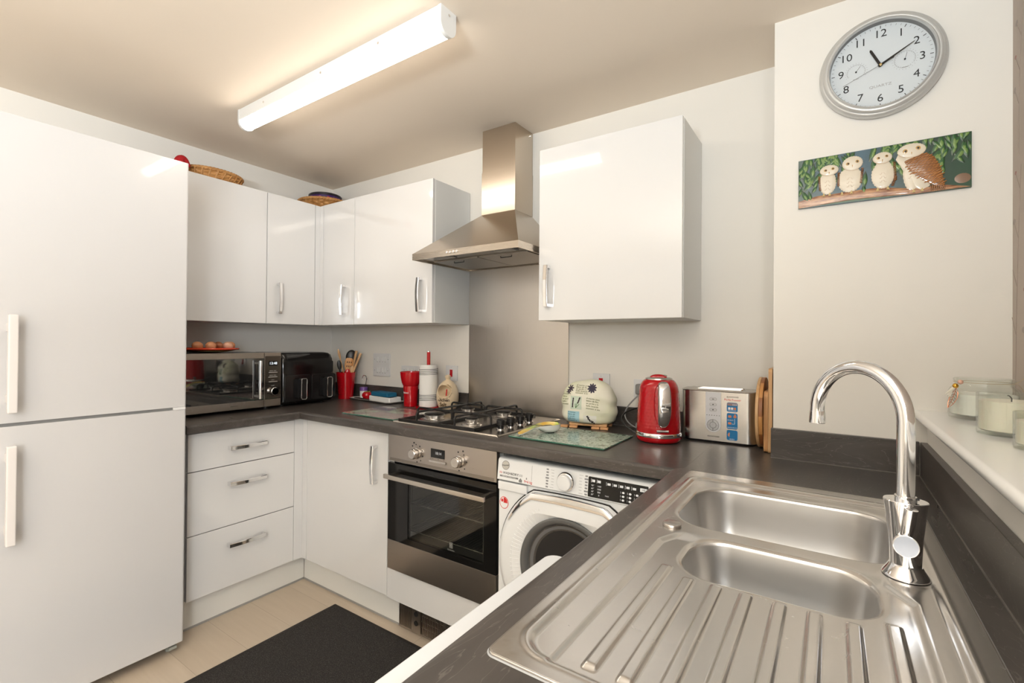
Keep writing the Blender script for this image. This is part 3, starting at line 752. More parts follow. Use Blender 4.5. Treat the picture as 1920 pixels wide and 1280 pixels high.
m = MB(); m.prism(ellipse(0, 0, .0165, .0165, 28), ff(1.907, .8335), 0, .0006); m.build('badge', M_GREY, fa, off=L, smooth=0)
m = MB(); m.prism(ellipse(0, 0, .0148, .0148, 28), ff(1.907, .8335), .0006, .0009); m.build('badge_face', mat('badge_beige', (.50, .48, .44), .4), fa, off=L, smooth=0)
m = MB(); m.text('Hoover', .0095, lambda u, v, w_: ff(1.907, .8335)(u, v+u*.15, w_+.0009), w=.0004); m.text('WASH&DRY', .0125, ff(1.8965, .8055), align='LEFT', w=.0004)
m.text('8', .009, ff(2.00, .799), w=.0003); m.build('lettering', M_INK, fa, off=L, smooth=0)
m = MB(); m.text('H-', .0125, ff(1.882, .8055), align='LEFT', w=.0004); m.text('9+6 kg', .0125, ff(1.990, .7885), align='LEFT', w=.0004); m.build('red_lettering', M_REDINK, fa, off=L, smooth=0)
m = MB(); m.text('500', .0125, ff(1.9640, .8055), align='LEFT', w=.0004); m.build('grey_lettering', mat('pale_grey_ink', (.45, .45, .46), .5), fa, off=L, smooth=0)
m = MB(); m.prism(rrect(1.884, 1.965, .7905, .7965, .0015, 2), lambda u, v, w_: ff(0, 0)(u, v, w_), 0, .0005); m.build('strapline_bar', M_GREY, fa, off=L, smooth=0)
m = MB(); m.text('CARE DRY STEAM SYSTEM', .0052, ff(1.9245, .7935), w=.0007); m.build('strapline', M_WINK, fa, off=L, smooth=0)
m = MB(); m.prism([(-.006, -.007), (.006, -.007), (.007, 0), (.003, .004), (.0, .008), (-.003, .004), (-.007, 0)], ff(1.975, .7895), 0, .0005); m.build('weight_mark', M_GREY, fa, off=L, smooth=0)
KX, KZ = 2.1585, .8155
m = MB(); m.lathe([(.0335, 0), (.0335, .004), (.031, .008), (.027, .010)], seg=36, M=Matrix.Translation((KX, WY-.0085, KZ)) @ Matrix.Rotation(PI/2+.05, 4, 'X')); m.build('dial_ring', M_CHROME, fa, off=L)
m = MB(); m.lathe([(.027, .004), (.0265, .018), (.024, .021), (0, .0215)], seg=36, M=Matrix.Translation((KX, WY-.0085, KZ)) @ Matrix.Rotation(PI/2+.05, 4, 'X')); m.build('dial', M_WASH, fa, off=L)
m = MB()
for sgn in (-1, 1):
    for k in range(7):
        z = .845-k*.0098; x1_ = KX+sgn*.048; x2_ = KX+sgn*(.062 if k in (0, 6) else .058)
        m.prism([(x1_, z), (x2_, z), (x2_, z+.0008), (x1_, z+.0008)], ff(0, 0), 0, .0004)
        xx = KX+sgn*.074; w2 = .0065 if (k*3+sgn) % 4 else .0095
        m.prism(rrect(xx-w2/1.4, xx+w2/1.4, z-.002, z+.003, .001, 2), ff(0, 0), 0, .0004)
m.build('programme_marking', mat('mid_grey_ink', (.25, .25, .26), .5), fa, off=L, smooth=0)
m = MB(); m.prism(rrect(2.240, 2.4405, .7825, .8470, .003, 3), ff(0, 0), 0, .0008); dp = m.build('display', M_GBLACK, fa, off=L)
m = MB()
g2 = ff(0, 0); g3 = lambda u, v, w_: g2(u, v, w_+.0008)
def rc(a, b, c, d, m=m): m.prism([(a, c), (b, c), (b, d), (a, d)], g3, 0, .0003)
for x in (2.250, 2.270): rc(x, x+.001, .829, .841); rc(x+.003, x+.014, .831, .839)
for k, x in enumerate((2.303, 2.324, 2.345, 2.366, 2.387)):
    rc(x, x+.001, .827, .838); rc(x+.004, x+.015, .829, .836)
m.prism(rrect(2.4145, 2.4365, .828, .839, .001, 2), g3, 0, .0003)
for k, s1 in enumerate(('90', '60', '40', '20')): m.text(s1+'°', .007, lambda u, v, w_, k=k: g3(2.256+u, .820-k*.0095+v, w_), w=.0003)
for k, s1 in enumerate(('1400', '1000', '800', '0')): m.text(s1, .007, lambda u, v, w_, k=k: g3(2.279+u, .820-k*.0095+v, w_), w=.0003)
for r_ in range(3):
    for c_ in range(3):
        x = 2.352+c_*.0225; z = .8145-r_*.0115
        rc(x, x+.0008, z-.003, z+.003); m.prism(ellipse(x+.009, z, .0045, .0035, 6+2*c_), g3, 0, .0003)
m.text('MAX', .006, lambda u, v, w_: g3(2.307+u, .794+v, w_), w=.0003)
m.build('display_icons', mat('icon_white', (.55, .55, .55), .5, emis=(1, 1, 1), es=.1), fa, off=L, smooth=0)
m = MB(); m.text('>II', .009, lambda u, v, w_: g3(2.4255+u, .8335+v, w_+.0003), w=.0003); m.build('start_mark', M_INK, fa, off=L, smooth=0)
m = MB(); m.prism(ellipse(1.8975, .692, .0195, .0225, 28), lambda u, v, w_: (u, WY-w_, v), 0, .0006); st = m.build('round_sticker', M_REDINK, t_, off=L, smooth=0)
m = MB(); m.prism(ellipse(1.8975, .692, .0172, .0202, 28), lambda u, v, w_: (u, WY-.0006-w_, v), 0, .0003); m.build('sticker_face', M_WINK, st, off=L, smooth=0)
m = MB(); m.prism([(1.896, .692), (1.913, .692), (1.911, .704), (1.903, .711), (1.896, .711)], lambda u, v, w_: (u, WY-.0009-w_, v), 0, .0003)
m.prism(ellipse(1.8895, .700, .005, .006, 10), lambda u, v, w_: (u, WY-.0009-w_, v), 0, .0003); m.build('sticker_print', M_REDINK, st, off=L, smooth=0)
# door: round, flattened along the top
def dshape(r, top, n=72, rc_=.0):
    P = []
    for k in range(n):
        a = 2*PI*k/n; x = r*math.cos(a); z = r*math.sin(a)
        if z > top:
            t2 = top+(z-top)*.10; 
            if abs(x) < r*.98: z = t2
            x = x*1.0
        P.append((x, z))
    return P
def dring(r, top, y): return [(DCX+x, y, DCZ+z) for x, z in dshape(r, top)]
m = MB()
tp = .236
m.loft([dring(.285, tp+.012, WY-.001), dring(.283, tp+.010, WY-.012), dring(.275, tp+.002, WY-.026), dring(.255, tp-.012, WY-.034), dring(.215, tp-.055, WY-.034)], cap0=False, cap1=False)
# inner bevel to the round glass
circ = lambda r, y, dx=0: [(DCX+dx+r*math.cos(2*PI*k/72), y, DCZ+r*math.sin(2*PI*k/72)) for k in range(72)]
m.loft([dring(.215, tp-.055, WY-.034), circ(.185, WY-.026), circ(.172, WY-.018)], cap0=False, cap1=False)
dr = m.build('door', M_WASH, t_, off=L, smooth=50, normals=True)
m = MB(); m.loft([dring(.2885, tp+.0145, WY-.0005), dring(.2880, tp+.0140, WY-.005)], cap0=False); m.build('door_gap', M_DARK, dr, off=L)
m = MB()   # ribbed crescent at the left of the glass
for k in range(34):
    a = math.radians(118+k*3.9); ca, sa = math.cos(a), math.sin(a)
    p = Vector((DCX+.188*ca, WY-.0265, DCZ+.188*sa)); q = Vector((DCX+.222*ca, WY-.0345, DCZ+.222*sa)); m.tube([p, q], .0016, 5)
m.build('ribs', M_WASH, dr, off=L)
m = MB(); P = []
for k in range(41):
    a = math.radians(152-k*(152-28)/40); x = .262*math.cos(a); z = min(.262*math.sin(a), 99); zz = z if z < tp-.012 else tp-.012+(z-tp+.012)*.12
    P.append((DCX+x, WY-.030, DCZ+zz+.009))
rg = []
for k, p in enumerate(P):
    u = k/40; wd = .0125*math.sin(PI*u)**.35+.0005
    rg.append([(p[0], p[1]-.008, p[2]+wd*.2), (p[0], p[1]-.003, p[2]+wd), (p[0], p[1]+.012, p[2]+wd), (p[0], p[1]+.010, p[2]-wd), (p[0], p[1]-.007, p[2]-wd*.8)])
m.loft(rg); m.build('chrome_trim', M_CHROME, dr, off=L, smooth=45)
m = MB(); m.loft([circ(.181, WY-.020), circ(.181, WY-.030), circ(.172, WY-.034), circ(.160, WY-.026), circ(.152, WY-.01)], cap0=False, cap1=False)
m.build('glass_rim', mat('smoke_rim', (.10, .10, .10), .12, coat=.5), dr, off=L, smooth=60)
m = MB(); m.loft([circ(.154, WY-.014), circ(.135, WY-.006), circ(.11, WY+.004)], cap0=False); m.build('door_glass', mat('smoked_glass', (.035, .033, .033), .05, coat=1), dr, off=L, smooth=60)
m = MB(); m.loft([circ(.150, WY-.0125), circ(.139, WY-.0085)], cap0=False, cap1=False); m.build('drum_rim', mat('drum_grey', (.13, .13, .135), .25), dr, off=L, smooth=60)
for x in (WX+.05, WX2-.05):
    for y in (-.5, -.1): MB().cyl((x, y, 0), (x, y, .022), .02, seg=12).build('foot', M_BLACK, t_, off=L)

# white appliance standing under the sink run
L = (2.75, -1.56, 0)
t_ = thing('dishwasher', 'white appliance whose rounded front edge sticks out below the sink worktop', 'appliance', L)
MB().box(2.56, 3.09, -1.845, -1.2505, .0, .872, .004).build('body', M_WASH, t_, off=L)
m = MB(); m.prism(rrect(2.4490, 2.556, -1.846, -1.2415, .022, 6), lambda u, v, w_: (u, v, w_), .12, .869)
m.loft([[(x, y, z) for x, y in rrect(2.4490+d, 2.556, -1.846+d, -1.2415-d, .022, 6)] for d, z in ((0, .869), (.001, .874), (.003, .8775), (.006, .879))], cap0=False)
m.build('door', mat('appliance_white', (.66, .67, .69), .3), t_, off=L, smooth=40)

# ------------------------------------------------------------------ inset sink
def sstep(a, b, x): t = np.clip((x-a)/(b-a), 0, 1); return t*t*(3-2*t)
def sd_rr(x, y, x0, x1, y0, y1, r):
    qx = np.abs(x-(x0+x1)/2)-(x1-x0)/2+r; qy = np.abs(y-(y0+y1)/2)-(y1-y0)/2+r
    return np.hypot(np.maximum(qx, 0), np.maximum(qy, 0))+np.minimum(np.maximum(qx, qy), 0)-r
ZF = WZ+.0042
BOWLS = [(2.628, 3.012, -1.040, -.742, .075, .155), (2.690, 2.968, -1.252, -1.092, .062, .125)]
def sd_poly(x, y, P):
    d = np.full(x.shape, 1e9); s = np.ones(x.shape)
    for i in range(len(P)):
        ax, ay = P[i]; bx, by = P[i-1]
        ex, ey = bx-ax, by-ay; wx, wy = x-ax, y-ay
        t = np.clip((wx*ex+wy*ey)/(ex*ex+ey*ey), 0, 1); dx = wx-ex*t; dy = wy-ey*t
        d = np.minimum(d, dx*dx+dy*dy)
        c1 = y >= ay; c2 = y < by; c3 = ex*wy > ey*wx
        s = np.where((c1 & c2 & c3) | (~c1 & ~c2 & ~c3), -s, s)
    return s*np.sqrt(d)
DRAIN = [(2.640, -1.578), (3.006, -1.578), (3.006, -1.168), (2.976, -1.118), (2.974, -1.07), (2.676, -1.07), (2.642, -1.150)]
RIBS = [2.678, 2.7195, 2.7615, 2.8030, 2.8465, 2.8890, 2.9330, 2.9770]
def deck_h(x, y):
    z = np.full(x.shape, ZF)
    din = sd_rr(x, y, 2.5925, 3.0430, -1.5790, -.680, .040)
    z -= .0050*sstep(.0, -.010, din)
    z += .0012*np.exp(-((din-.003)/.004)**2)
    dd = sd_poly(x, y, DRAIN)-.004
    fade = sstep(-1.085, -1.125, y)
    z -= .0036*sstep(.004, -.006, dd)*fade
    z -= .0020*sstep(-1.56, -1.27, y)*sstep(0, -.01, dd)*fade
    for k, xc in enumerate(RIBS):
        y1 = -1.268 if 1 <= k <= 6 else -1.243; y0 = -1.560
        ax = np.abs(x-xc); ins = sstep(.0098, .0055, ax)
        e0 = sstep(y0, y0+.010, y); e1 = sstep(y1+.004, y1-.008, y)
        z += .0042*ins*e0*e1
    for (a, b, c, d, r, dp) in BOWLS:
        q = sd_rr(x, y, a, b, c, d, r)
        z -= .0035*np.clip(1-q/.010, 0, 1)**2*(q > -.003)
    qt = np.hypot(x-3.006, y+1.071); z += .0012*sstep(.036, .030, qt)*1
    return z
t_ = thing('inset_sink', 'brushed steel one-and-a-half bowl sink with ribbed drainer', 'sink', (2.82, -1.118, WZ))
L = (2.82, -1.118, WZ)
xs = np.linspace(SX0, SX1, 300); ys = np.linspace(SY0, SY1, 390)
X, Y = np.meshgrid(xs, ys); X = X.copy(); Y = Y.copy()
def snap(fn_sd, outside):
    """pull the vertices just across an outline onto it"""
    global X, Y
    d = fn_sd(X, Y); e = 1e-5
    gx = (fn_sd(X+e, Y)-fn_sd(X-e, Y))/(2*e); gy = (fn_sd(X, Y+e)-fn_sd(X, Y-e))/(2*e)
    m_ = (d > 0) if outside else (d < 0)
    near = m_ & (np.abs(d) < .0052)
    X = np.where(near, X-d*gx, X); Y = np.where(near, Y-d*gy, Y)
    return m_
o_out = lambda x, y: sd_rr(x, y, SX0, SX1, SY0, SY1, .012)
bad = np.zeros(X.shape, bool)
mo = snap(o_out, True)
masks = [mo]
for (a, b, c, d, r, dp) in BOWLS: masks.append(snap(lambda x, y: sd_rr(x, y, a, b, c, d, r), False))
Z = deck_h(X, Y)
ny, nx = X.shape
idx = np.arange(nx*ny).reshape(ny, nx)
q = np.stack([idx[:-1, :-1], idx[:-1, 1:], idx[1:, 1:], idx[1:, :-1]], -1).reshape(-1, 4)
keep = np.ones(len(q), bool)
for mk in masks:
    f = mk.reshape(-1)[q]; keep &= ~f.all(1)
    # faces whose vertices could not all be snapped
q = q[keep]
V = np.stack([X.ravel()-L[0], Y.ravel()-L[1], Z.ravel()-L[2]], 1)
used = np.unique(q); rm = -np.ones(len(V), int); rm[used] = np.arange(len(used))
me = bpy.data.meshes.new('deck'); me.from_pydata(V[used].tolist(), [], rm[q].tolist()); me.update()
me.materials.append(M_SINK); me.polygons.foreach_set('use_smooth', [True]*len(me.polygons))
o = bpy.data.objects.new('drainer_deck', me); COL.objects.link(o); o.parent = t_
# rolled edge round the outside
m = MB()
m.loft([[(x, y, z) for x, y in rrect(SX0+d, SX1-d, SY0+d, SY1-d, .012-d*.5, 8)] for d, z in ((.0012, ZF+.0002), (0.0002, ZF-.0004), (-.0008, ZF-.0016), (-.0010, WZ+.0006), (.001, WZ+.0003))], cap0=False, cap1=False)
m.build('rolled_edge', M_SINK, t_, off=L, smooth=60)
m = MB()
m.loft([[(x, y, z) for x, y in rrect(SX0+d, SX1-d, SY0+d, SY1-d, .014, 8)] for d, z in ((-.0008, WZ+.0016), (-.0028, WZ+.0003))], cap0=False, cap1=False)
m.build('sealant_line', mat('sealant', (.36, .36, .36), .3), t_, off=L)
for (a, b, c, d, r, dp), nm in zip(BOWLS, ('main_bowl', 'half_bowl')):
    zz = ZF-.0085
    prof = [(-.0006, .0), (.0012, -.0022), (.0025, -.006), (.006, -dp*.25), (.010, -dp*.45), (.016, -dp*.62), (.023, -dp*.75), (.032, -dp*.86), (.044, -dp*.94), (.058, -dp*.985), (.068, -dp)]
    m = MB(); rings = []
    for ins, z in prof:
        rr = max(r-ins*.6, .01); P2 = rrect(a+ins, b-ins, c+ins, d-ins, min(rr, (d-c)/2-ins-.001), 14)
        if ins < .001: zdk = [float(deck_h(np.array([x]), np.array([y]))[0]) for x, y in rrect(a, b, c, d, r, 14)]
        w_ = min(1, max(0, -z)/.03); rings.append([(x, y, (zk+.0003)*(1-w_)+zz*w_+z) for (x, y), zk in zip(P2, zdk)])
    cx_, cy_ = (a+b)/2, (c+d)/2
    R0 = rings[-1]; rings.append([(cx_+.5*(x-cx_), cy_+.5*(y-cy_), z-.002) for x, y, z in R0])
    m.loft(rings, cap0=False)
    ob = m.build(nm, M_BOWL, t_, off=L, smooth=70)
    m = MB(); zb = zz-dp-.0015; m.lathe([(.042, zb), (.040, zb+.002), (.030, zb+.001), (.028, zb-.003+.003), (0, zb+.0005)], c=(cx_, cy_, 0), seg=32); m.build('waste_strainer', M_CHROME, ob, off=L)
m = MB(); pz = ZF-.005; m.lathe([(.0175, pz), (.0185, pz+.002), (.0180, pz+.0045), (.016, pz+.0058), (0, pz+.0062)], c=(2.6385, -1.0695, 0), seg=36)
m.build('overflow_knob', M_STEEL, t_, off=L, smooth=50)

# ------------------------------------------------------------------ tap
TX, TY = 3.006, -1.071; zt = ZF-.003
t_ = thing('kitchen_tap', 'chrome swan-neck mixer tap at the right of the sink', 'tap', (TX, TY, zt)); L = (TX, TY, zt)
m = MB()
m.lathe([(.0315, zt), (.0315, zt+.002), (.029, zt+.005), (.024, zt+.013), (.0215, zt+.018)], c=(TX, TY, 0), seg=40); m.build('base_flange', M_CHROME, t_, off=L, smooth=40)
m = MB()
m.lathe([(.0205, zt+.016), (.0208, zt+.03), (.0222, zt+.06), (.0262, zt+.100), (.0292, zt+.1195), (.0285, zt+.1205), (0, zt+.1208)], c=(TX, TY, 0), seg=44, sy=.86); m.build('body', M_CHROME, t_, off=L, smooth=40)
th = math.radians(40); D2 = Vector((-math.cos(th), math.sin(th), 0)); R = .0795; zs = 1.1665; r = .0122
P = [Vector((TX, TY, zt+.118)), Vector((TX, TY, 1.09))]
for k in range(29):
    a = PI*k/28; P.append(Vector((TX, TY, zs))+D2*(R-R*math.cos(a))+Vector((0, 0, R*math.sin(a)*1.06)))
P.append(P[-1]+Vector((0, 0, -.004)))
m = MB(); m.tube(P, [r]*len(P), 22); m.build('spout', M_CHROME, t_, off=L, smooth=50)
e = P[-1]; m = MB(); m.lathe([(.0126, e.z), (.0130, e.z-.003), (.0138, e.z-.022), (.0130, e.z-.0235), (.0105, e.z-.0235), (.0100, e.z-.020), (0, e.z-.020)], c=(e.x, e.y, 0), seg=28); m.build('nozzle', M_CHROME, t_, off=L, smooth=40)
m = MB(); m.lathe([(.0145, zt+.1205), (.0145, zt+.127), (.0128, zt+.128)], c=(TX, TY, 0), seg=28); m.build('collar', M_CHROME, t_, off=L)
m = MB(); m.cyl((TX+.011, TY-.004, zt+.125), (TX+.0162, TY-.006, zt+.125), .0017, seg=8); m.build('grub_screw', M_BLACK, t_, off=L)
for sg in (-1, 1):
    m = MB(); zc = zt+.056; ax = Vector((.16*-sg*-1*.5, sg, .10)).normalized()
    c0 = Vector((TX, TY, zc))+ax*.012; c1 = c0+ax*.034
    m.cyl(c0, c1, .0150, .0165, seg=28, b=.0008); h_ = m.build('handle', M_CHROME, t_, off=L, smooth=40)
    m = MB(); m.cyl(c1, c1+ax*.0012, .0150, seg=28); m.build('handle_cap', mat('cap_chrome_reflection', (.52, .58, .70), .18, 1), h_, off=L)  # bluish reflection put into the cap's chrome colour
    m = MB(); q = c0+ax*.018+Vector((0, 0, .010)); m.cyl(q, q+Vector((.006, sg*.004, .047)), .0078, .0090, seg=20, b=.0008); m.build('lever', M_CHROME, h_, off=L, smooth=40)
# ------------------------------------------------------------------ wall clock
CX, CZ = 3.022, 2.112; y0 = YC-.001
L = (CX, YC, CZ)
t_ = thing('wall_clock', 'round wall clock with silver rim above the owl picture', 'clock', L)
MY = Matrix.Translation((CX, y0, CZ)) @ Matrix.Rotation(PI/2, 4, 'X')
M_SILV = mat('silver_paint', (.60, .60, .59), .33, .45)
m = MB(); m.lathe([(.146, 0), (.150, .004), (.151, .012), (.149, .020), (.145, .0245), (.142, .0255), (.141, .0285), (.137, .034), (.133, .0355), (.130, .0345), (.1285, .0375), (.1265, .0385), (.1245, .0365), (.1235, .030), (.1225, .012)], seg=96, M=MY, cap=False)
m.build('rim', M_SILV, t_, off=L, smooth=50)
m = MB(); m.lathe([(.1235, .030), (.1222, .014)], seg=96, M=MY, cap=False); m.build('inner_rim', M_GREY, t_, off=L, smooth=60)
m = MB(); m.lathe([(.125, .010), (.125, .013), (0, .013)], seg=64, M=MY); fc = m.build('dial_face', mat('dial_paper', (.62, .66, .69), .5), t_, off=L)
cf = lambda u, v, w_: (CX+u, y0-.0131-w_, CZ+v)
pol = lambda r, deg: (r*math.sin(math.radians(deg)), r*math.cos(math.radians(deg)))
m = MB()
for h in range(1, 13):
    u, v = pol(.0950, h*30); m.text(str(h), .0315, lambda a, b, w_, u=u, v=v: cf(u+a, v+b, w_), w=.0004)
m.build('numeral_lettering', M_INK, fc, off=L, smooth=0)
m = MB()
for k in range(60):
    r0, r1, wd = (.1110, .1190, .0010) if k % 5 == 0 else (.1140, .1190, .0004)
    a = math.radians(k*6); d = Vector((math.sin(a), math.cos(a))); n = Vector((d.y, -d.x))
    m.prism([tuple(d*r0+n*wd), tuple(d*r1+n*wd), tuple(d*r1-n*wd), tuple(d*r0-n*wd)], cf, 0, .0003)
m.build('minute_marking', mat('tick_ink', (.08, .08, .08), .6), fc, off=L, smooth=0)
m = MB(); m.text('QUARTZ', .0105, lambda a, b, w_: cf(a*1.25, b-.058, w_), w=.0003); m.build('lettering', mat('clock_grey', (.35, .35, .36), .6), fc, off=L, smooth=0)
for (cx, cz, rr, a0, a1, hd) in ((-.0580, -.001, .0225, -120, 120, 35), (.0560, .002, .0240, -215, 130, 15)):
    m = MB()
    seg = [(cx+rr*math.sin(math.radians(a)), cz+rr*math.cos(math.radians(a))) for a in range(a0, a1+1, 10)]
    m.tube([cf(u, v, .0002) for u, v in seg], .0003, 5)
    for a in range(a0, a1+1, 15):
        d = Vector((math.sin(math.radians(a)), math.cos(math.radians(a))))
        for r0, r1 in ((rr*.86, rr*.97), (rr*1.14, rr*1.24)):
            m.prism([(cx+d.x*r0-d.y*.0003, cz+d.y*r0+d.x*.0003), (cx+d.x*r1-d.y*.0003, cz+d.y*r1+d.x*.0003), (cx+d.x*r1+d.y*.0003, cz+d.y*r1-d.x*.0003), (cx+d.x*r0+d.y*.0003, cz+d.y*r0-d.x*.0003)], cf, 0, .0002)
    m.prism([(cx-.007, cz-rr*.95), (cx+.007, cz-rr*.95), (cx+.007, cz-rr*.9), (cx-.007, cz-rr*.9)], cf, 0, .0002)
    o_ = m.build('sub_dial_marking', mat('sub_ink', (.28, .28, .29), .6), fc, off=L, smooth=0)
    m = MB(); d = Vector((math.sin(math.radians(hd)), math.cos(math.radians(hd)))); m.tube([cf(cx-d.x*.003, cz-d.y*.003, .002), cf(cx+d.x*rr*.8, cz+d.y*rr*.8, .002)], .0004, 5)
    m.cyl(cf(cx, cz, 0), cf(cx, cz, .003), .0022, seg=12); m.build('sub_dial_pointer', M_INK, fc, off=L)
def hand(deg, r0, r1, w0, w1, d, name, mt):
    a = math.radians(deg); dd = Vector((math.sin(a), math.cos(a))); n = Vector((dd.y, -dd.x)); m = MB()
    m.prism([tuple(-dd*r0+n*w0), tuple(dd*(r1-.004)+n*w1), tuple(dd*r1), tuple(dd*(r1-.004)-n*w1), tuple(-dd*r0-n*w0)], cf, d, d+.0008)
    return m.build(name, mt, t_, off=L, smooth=0)
M_HAND = mat('hand_black', (.012, .010, .009), .4)
hand(-25.4, .004, .058, .0034, .0032, .005, 'hour_hand', M_HAND)
hand(59.7, .006, .091, .0032, .0008, .007, 'minute_hand', M_HAND)
a = math.radians(246.5); d = Vector((math.sin(a), math.cos(a)))
m = MB(); m.tube([cf(0, 0, .0095), cf(d.x*.098, d.y*.098, .0095)], .0004, 6); m.tube([cf(0, 0, .0095), cf(-d.x*.034, -d.y*.034, .0095)], .0011, 6); m.build('second_hand', M_HAND, t_, off=L)
m = MB(); m.cyl(cf(0, 0, .0), cf(0, 0, .012), .0035, seg=16, b=.001); m.build('spindle_cap', mat('brass', (.55, .42, .2), .25, 1), t_, off=L)

# ------------------------------------------------------------------ owl picture
PX0, PX1, PZ0, PZ1 = 2.816, 3.220, 1.7215, 1.8745; W_P, H_P = PX1-PX0, PZ1-PZ0
L = ((PX0+PX1)/2, YC, (PZ0+PZ1)/2)
t_ = thing('owl_picture', 'long glazed tile picture of four owls on a branch below the clock', 'picture', L)
pf = lambda u, v, w_: (PX0+u*W_P, YC-.0088-w_, PZ1-v*H_P)      # u right, v down, 0..1
mb = mat('picture_ground', (.05, .12, .1), .35, coat=.2); nt = NT(mb)
sep = nt.n('ShaderNodeSeparateXYZ'); nt.l(nt.coord(), sep.inputs[0])
mr = nt.n('ShaderNodeMapRange'); nt.l(sep.outputs[0], mr.inputs[0]); mr.inputs[1].default_value = -W_P/2; mr.inputs[2].default_value = W_P/2
cr = nt.ramp(mr.outputs[0], [(0, (.10, .15, .13)), (.15, (.04, .10, .14)), (.4, (.04, .11, .17)), (.62, (.02, .06, .065)), (.82, (.010, .040, .022)), (1, (.018, .07, .03))])
nt.color(nt.mix(nt.noise(nt.coord((20, 20, 20)), 1, 4), nt.mix(.5, cr, (.02, .04, .03)), cr))
m = MB(); m.box(PX0, PX1, YC-.0088, YC-.0008, PZ0, PZ1, .001); m.build('tile', mb, t_, off=L)
asp = W_P/H_P
random.seed(5)
M_LEAFD = mat('leaf_dark', (.012, .035, .012), .35, coat=.5); M_LEAFL = mat('leaf_green', (.028, .10, .028), .35, coat=.3); M_LEAFY = mat('leaf_yellow', (.16, .26, .07), .35, coat=.3)
lv = []
for k in range(170):
    u = random.random(); v = random.random()**1.4*.62
    if u < .12 or (.36 < u < .44): v = random.random()*.8
    if .9 < u and v > .45: continue
    lv.append((u, v, random.uniform(-.75, .75), random.uniform(.034, .060)))
def leaf(m, u, v, rot, ln, w0, h, sc=1):
    P = []; n = 8
    for s_ in (1, -1):
        for k in range(n):
            t2 = k/n if s_ == 1 else 1-k/n; x = s_*.13*math.sin(PI*t2)*ln*(.5+.5*sc)*(1 if sc > .5 else .8); y = (t2-.5)*ln*sc
            c, s2 = math.cos(rot), math.sin(rot); xx = x*c-y*s2; yy = x*s2+y*c
            P.append((min(max(u+xx/W_P, .003), .997), min(max(v+yy/H_P, .01), .985)))
    m.dome(P, pf, w0, h, 2)
md, ml, my_ = MB(), MB(), MB()
for u, v, r_, ln in lv:
    leaf(md, u, v, r_, ln, .0002, .0006); leaf(ml, u, v, r_, ln, .0003, .0011, .80); leaf(my_, u+.002, v+.02, r_, ln, .0008, .0009, .42)
for mm, nm, mt in ((md, 'leaf_outlines', M_LEAFD), (ml, 'leaves', M_LEAFL), (my_, 'leaf_highlights', M_LEAFY)): tag(mm.build(nm, mt, t_, off=L, smooth=60), kind='stuff')
m = MB()
P = [(.0, .93), (.12, .84), (.22, .80), (.34, .755), (.45, .735), (.58, .715), (.68, .72), (.80, .76), (.90, .83), (.999, .90)]
wt = [.085, .085, .085, .10, .10, .095, .085, .07, .05, .04]
top = [(u, v-w_) for (u, v), w_ in zip(P, wt)]; bot = [(u, min(v+w_, .995)) for (u, v), w_ in zip(P, wt)]
bp = [(.002, .87), (.1, .79), (.2, .76), (.3, .70), (.42, .68), (.55, .66), (.65, .68), (.74, .73), (.86, .79), (.93, .86), (.998, .91), (.998, .975), (.88, .93), (.80, .93), (.72, .95), (.62, .93), (.5, .86), (.4, .87), (.3, .89), (.2, .93), (.1, .97), (.002, .99)]
bp = [(.002, .85), (.07, .81), (.13, .784), (.22, .785), (.34, .778), (.45, .777), (.56, .808), (.69, .886), (.78, .90), (.87, .90), (.93, .94), (.998, .985), (.70, .992), (.617, .978), (.482, .962), (.341, .955), (.22, .965), (.102, .982), (.002, .992)]
m.dome(bp, pf, .0002, .0016, 3)
mt = mat('branch_brown', (.32, .13, .05), .28, coat=.6); nt = NT(mt); nt.color(nt.ramp(nt.noise(nt.coord((30, 1, 160)), 1, 3), [(.35, (.20, .065, .025)), (.65, (.50, .26, .12))])); m.build('branch', mt, t_, off=L, smooth=60)
m = MB(); m.dome([(.1, .985), (.2, .945), (.3, .915), (.45, .935), (.6, .992), (.3, .992)], pf, .0001, .0008, 2); m.build('grey_log', mat('log_green', (.10, .15, .10), .4), t_, off=L)
m = MB(); m.dome(ellipse(.955, .82, .042, .09, 16), pf, .0002, .001, 3); m.build('brown_stone', mat('stone_brown', (.22, .13, .08), .4, coat=.4), t_, off=L)
M_CREAM = mat('owl_cream', (.70, .62, .50), .35, coat=.4); M_OWLB = mat('owl_brown', (.24, .095, .03), .25, coat=.7); M_AMB = mat('owl_amber', (.50, .30, .10), .25, coat=.5)
M_OLINE = mat('owl_beige', (.62, .47, .34), .35)
def el(cx, cz, a, b, n=28, rot=0): return [(u, v) for u, v in [(cx+p[0]/W_P, cz+p[1]/H_P) for p in ellipse(0, 0, a, b, n, rot)]]
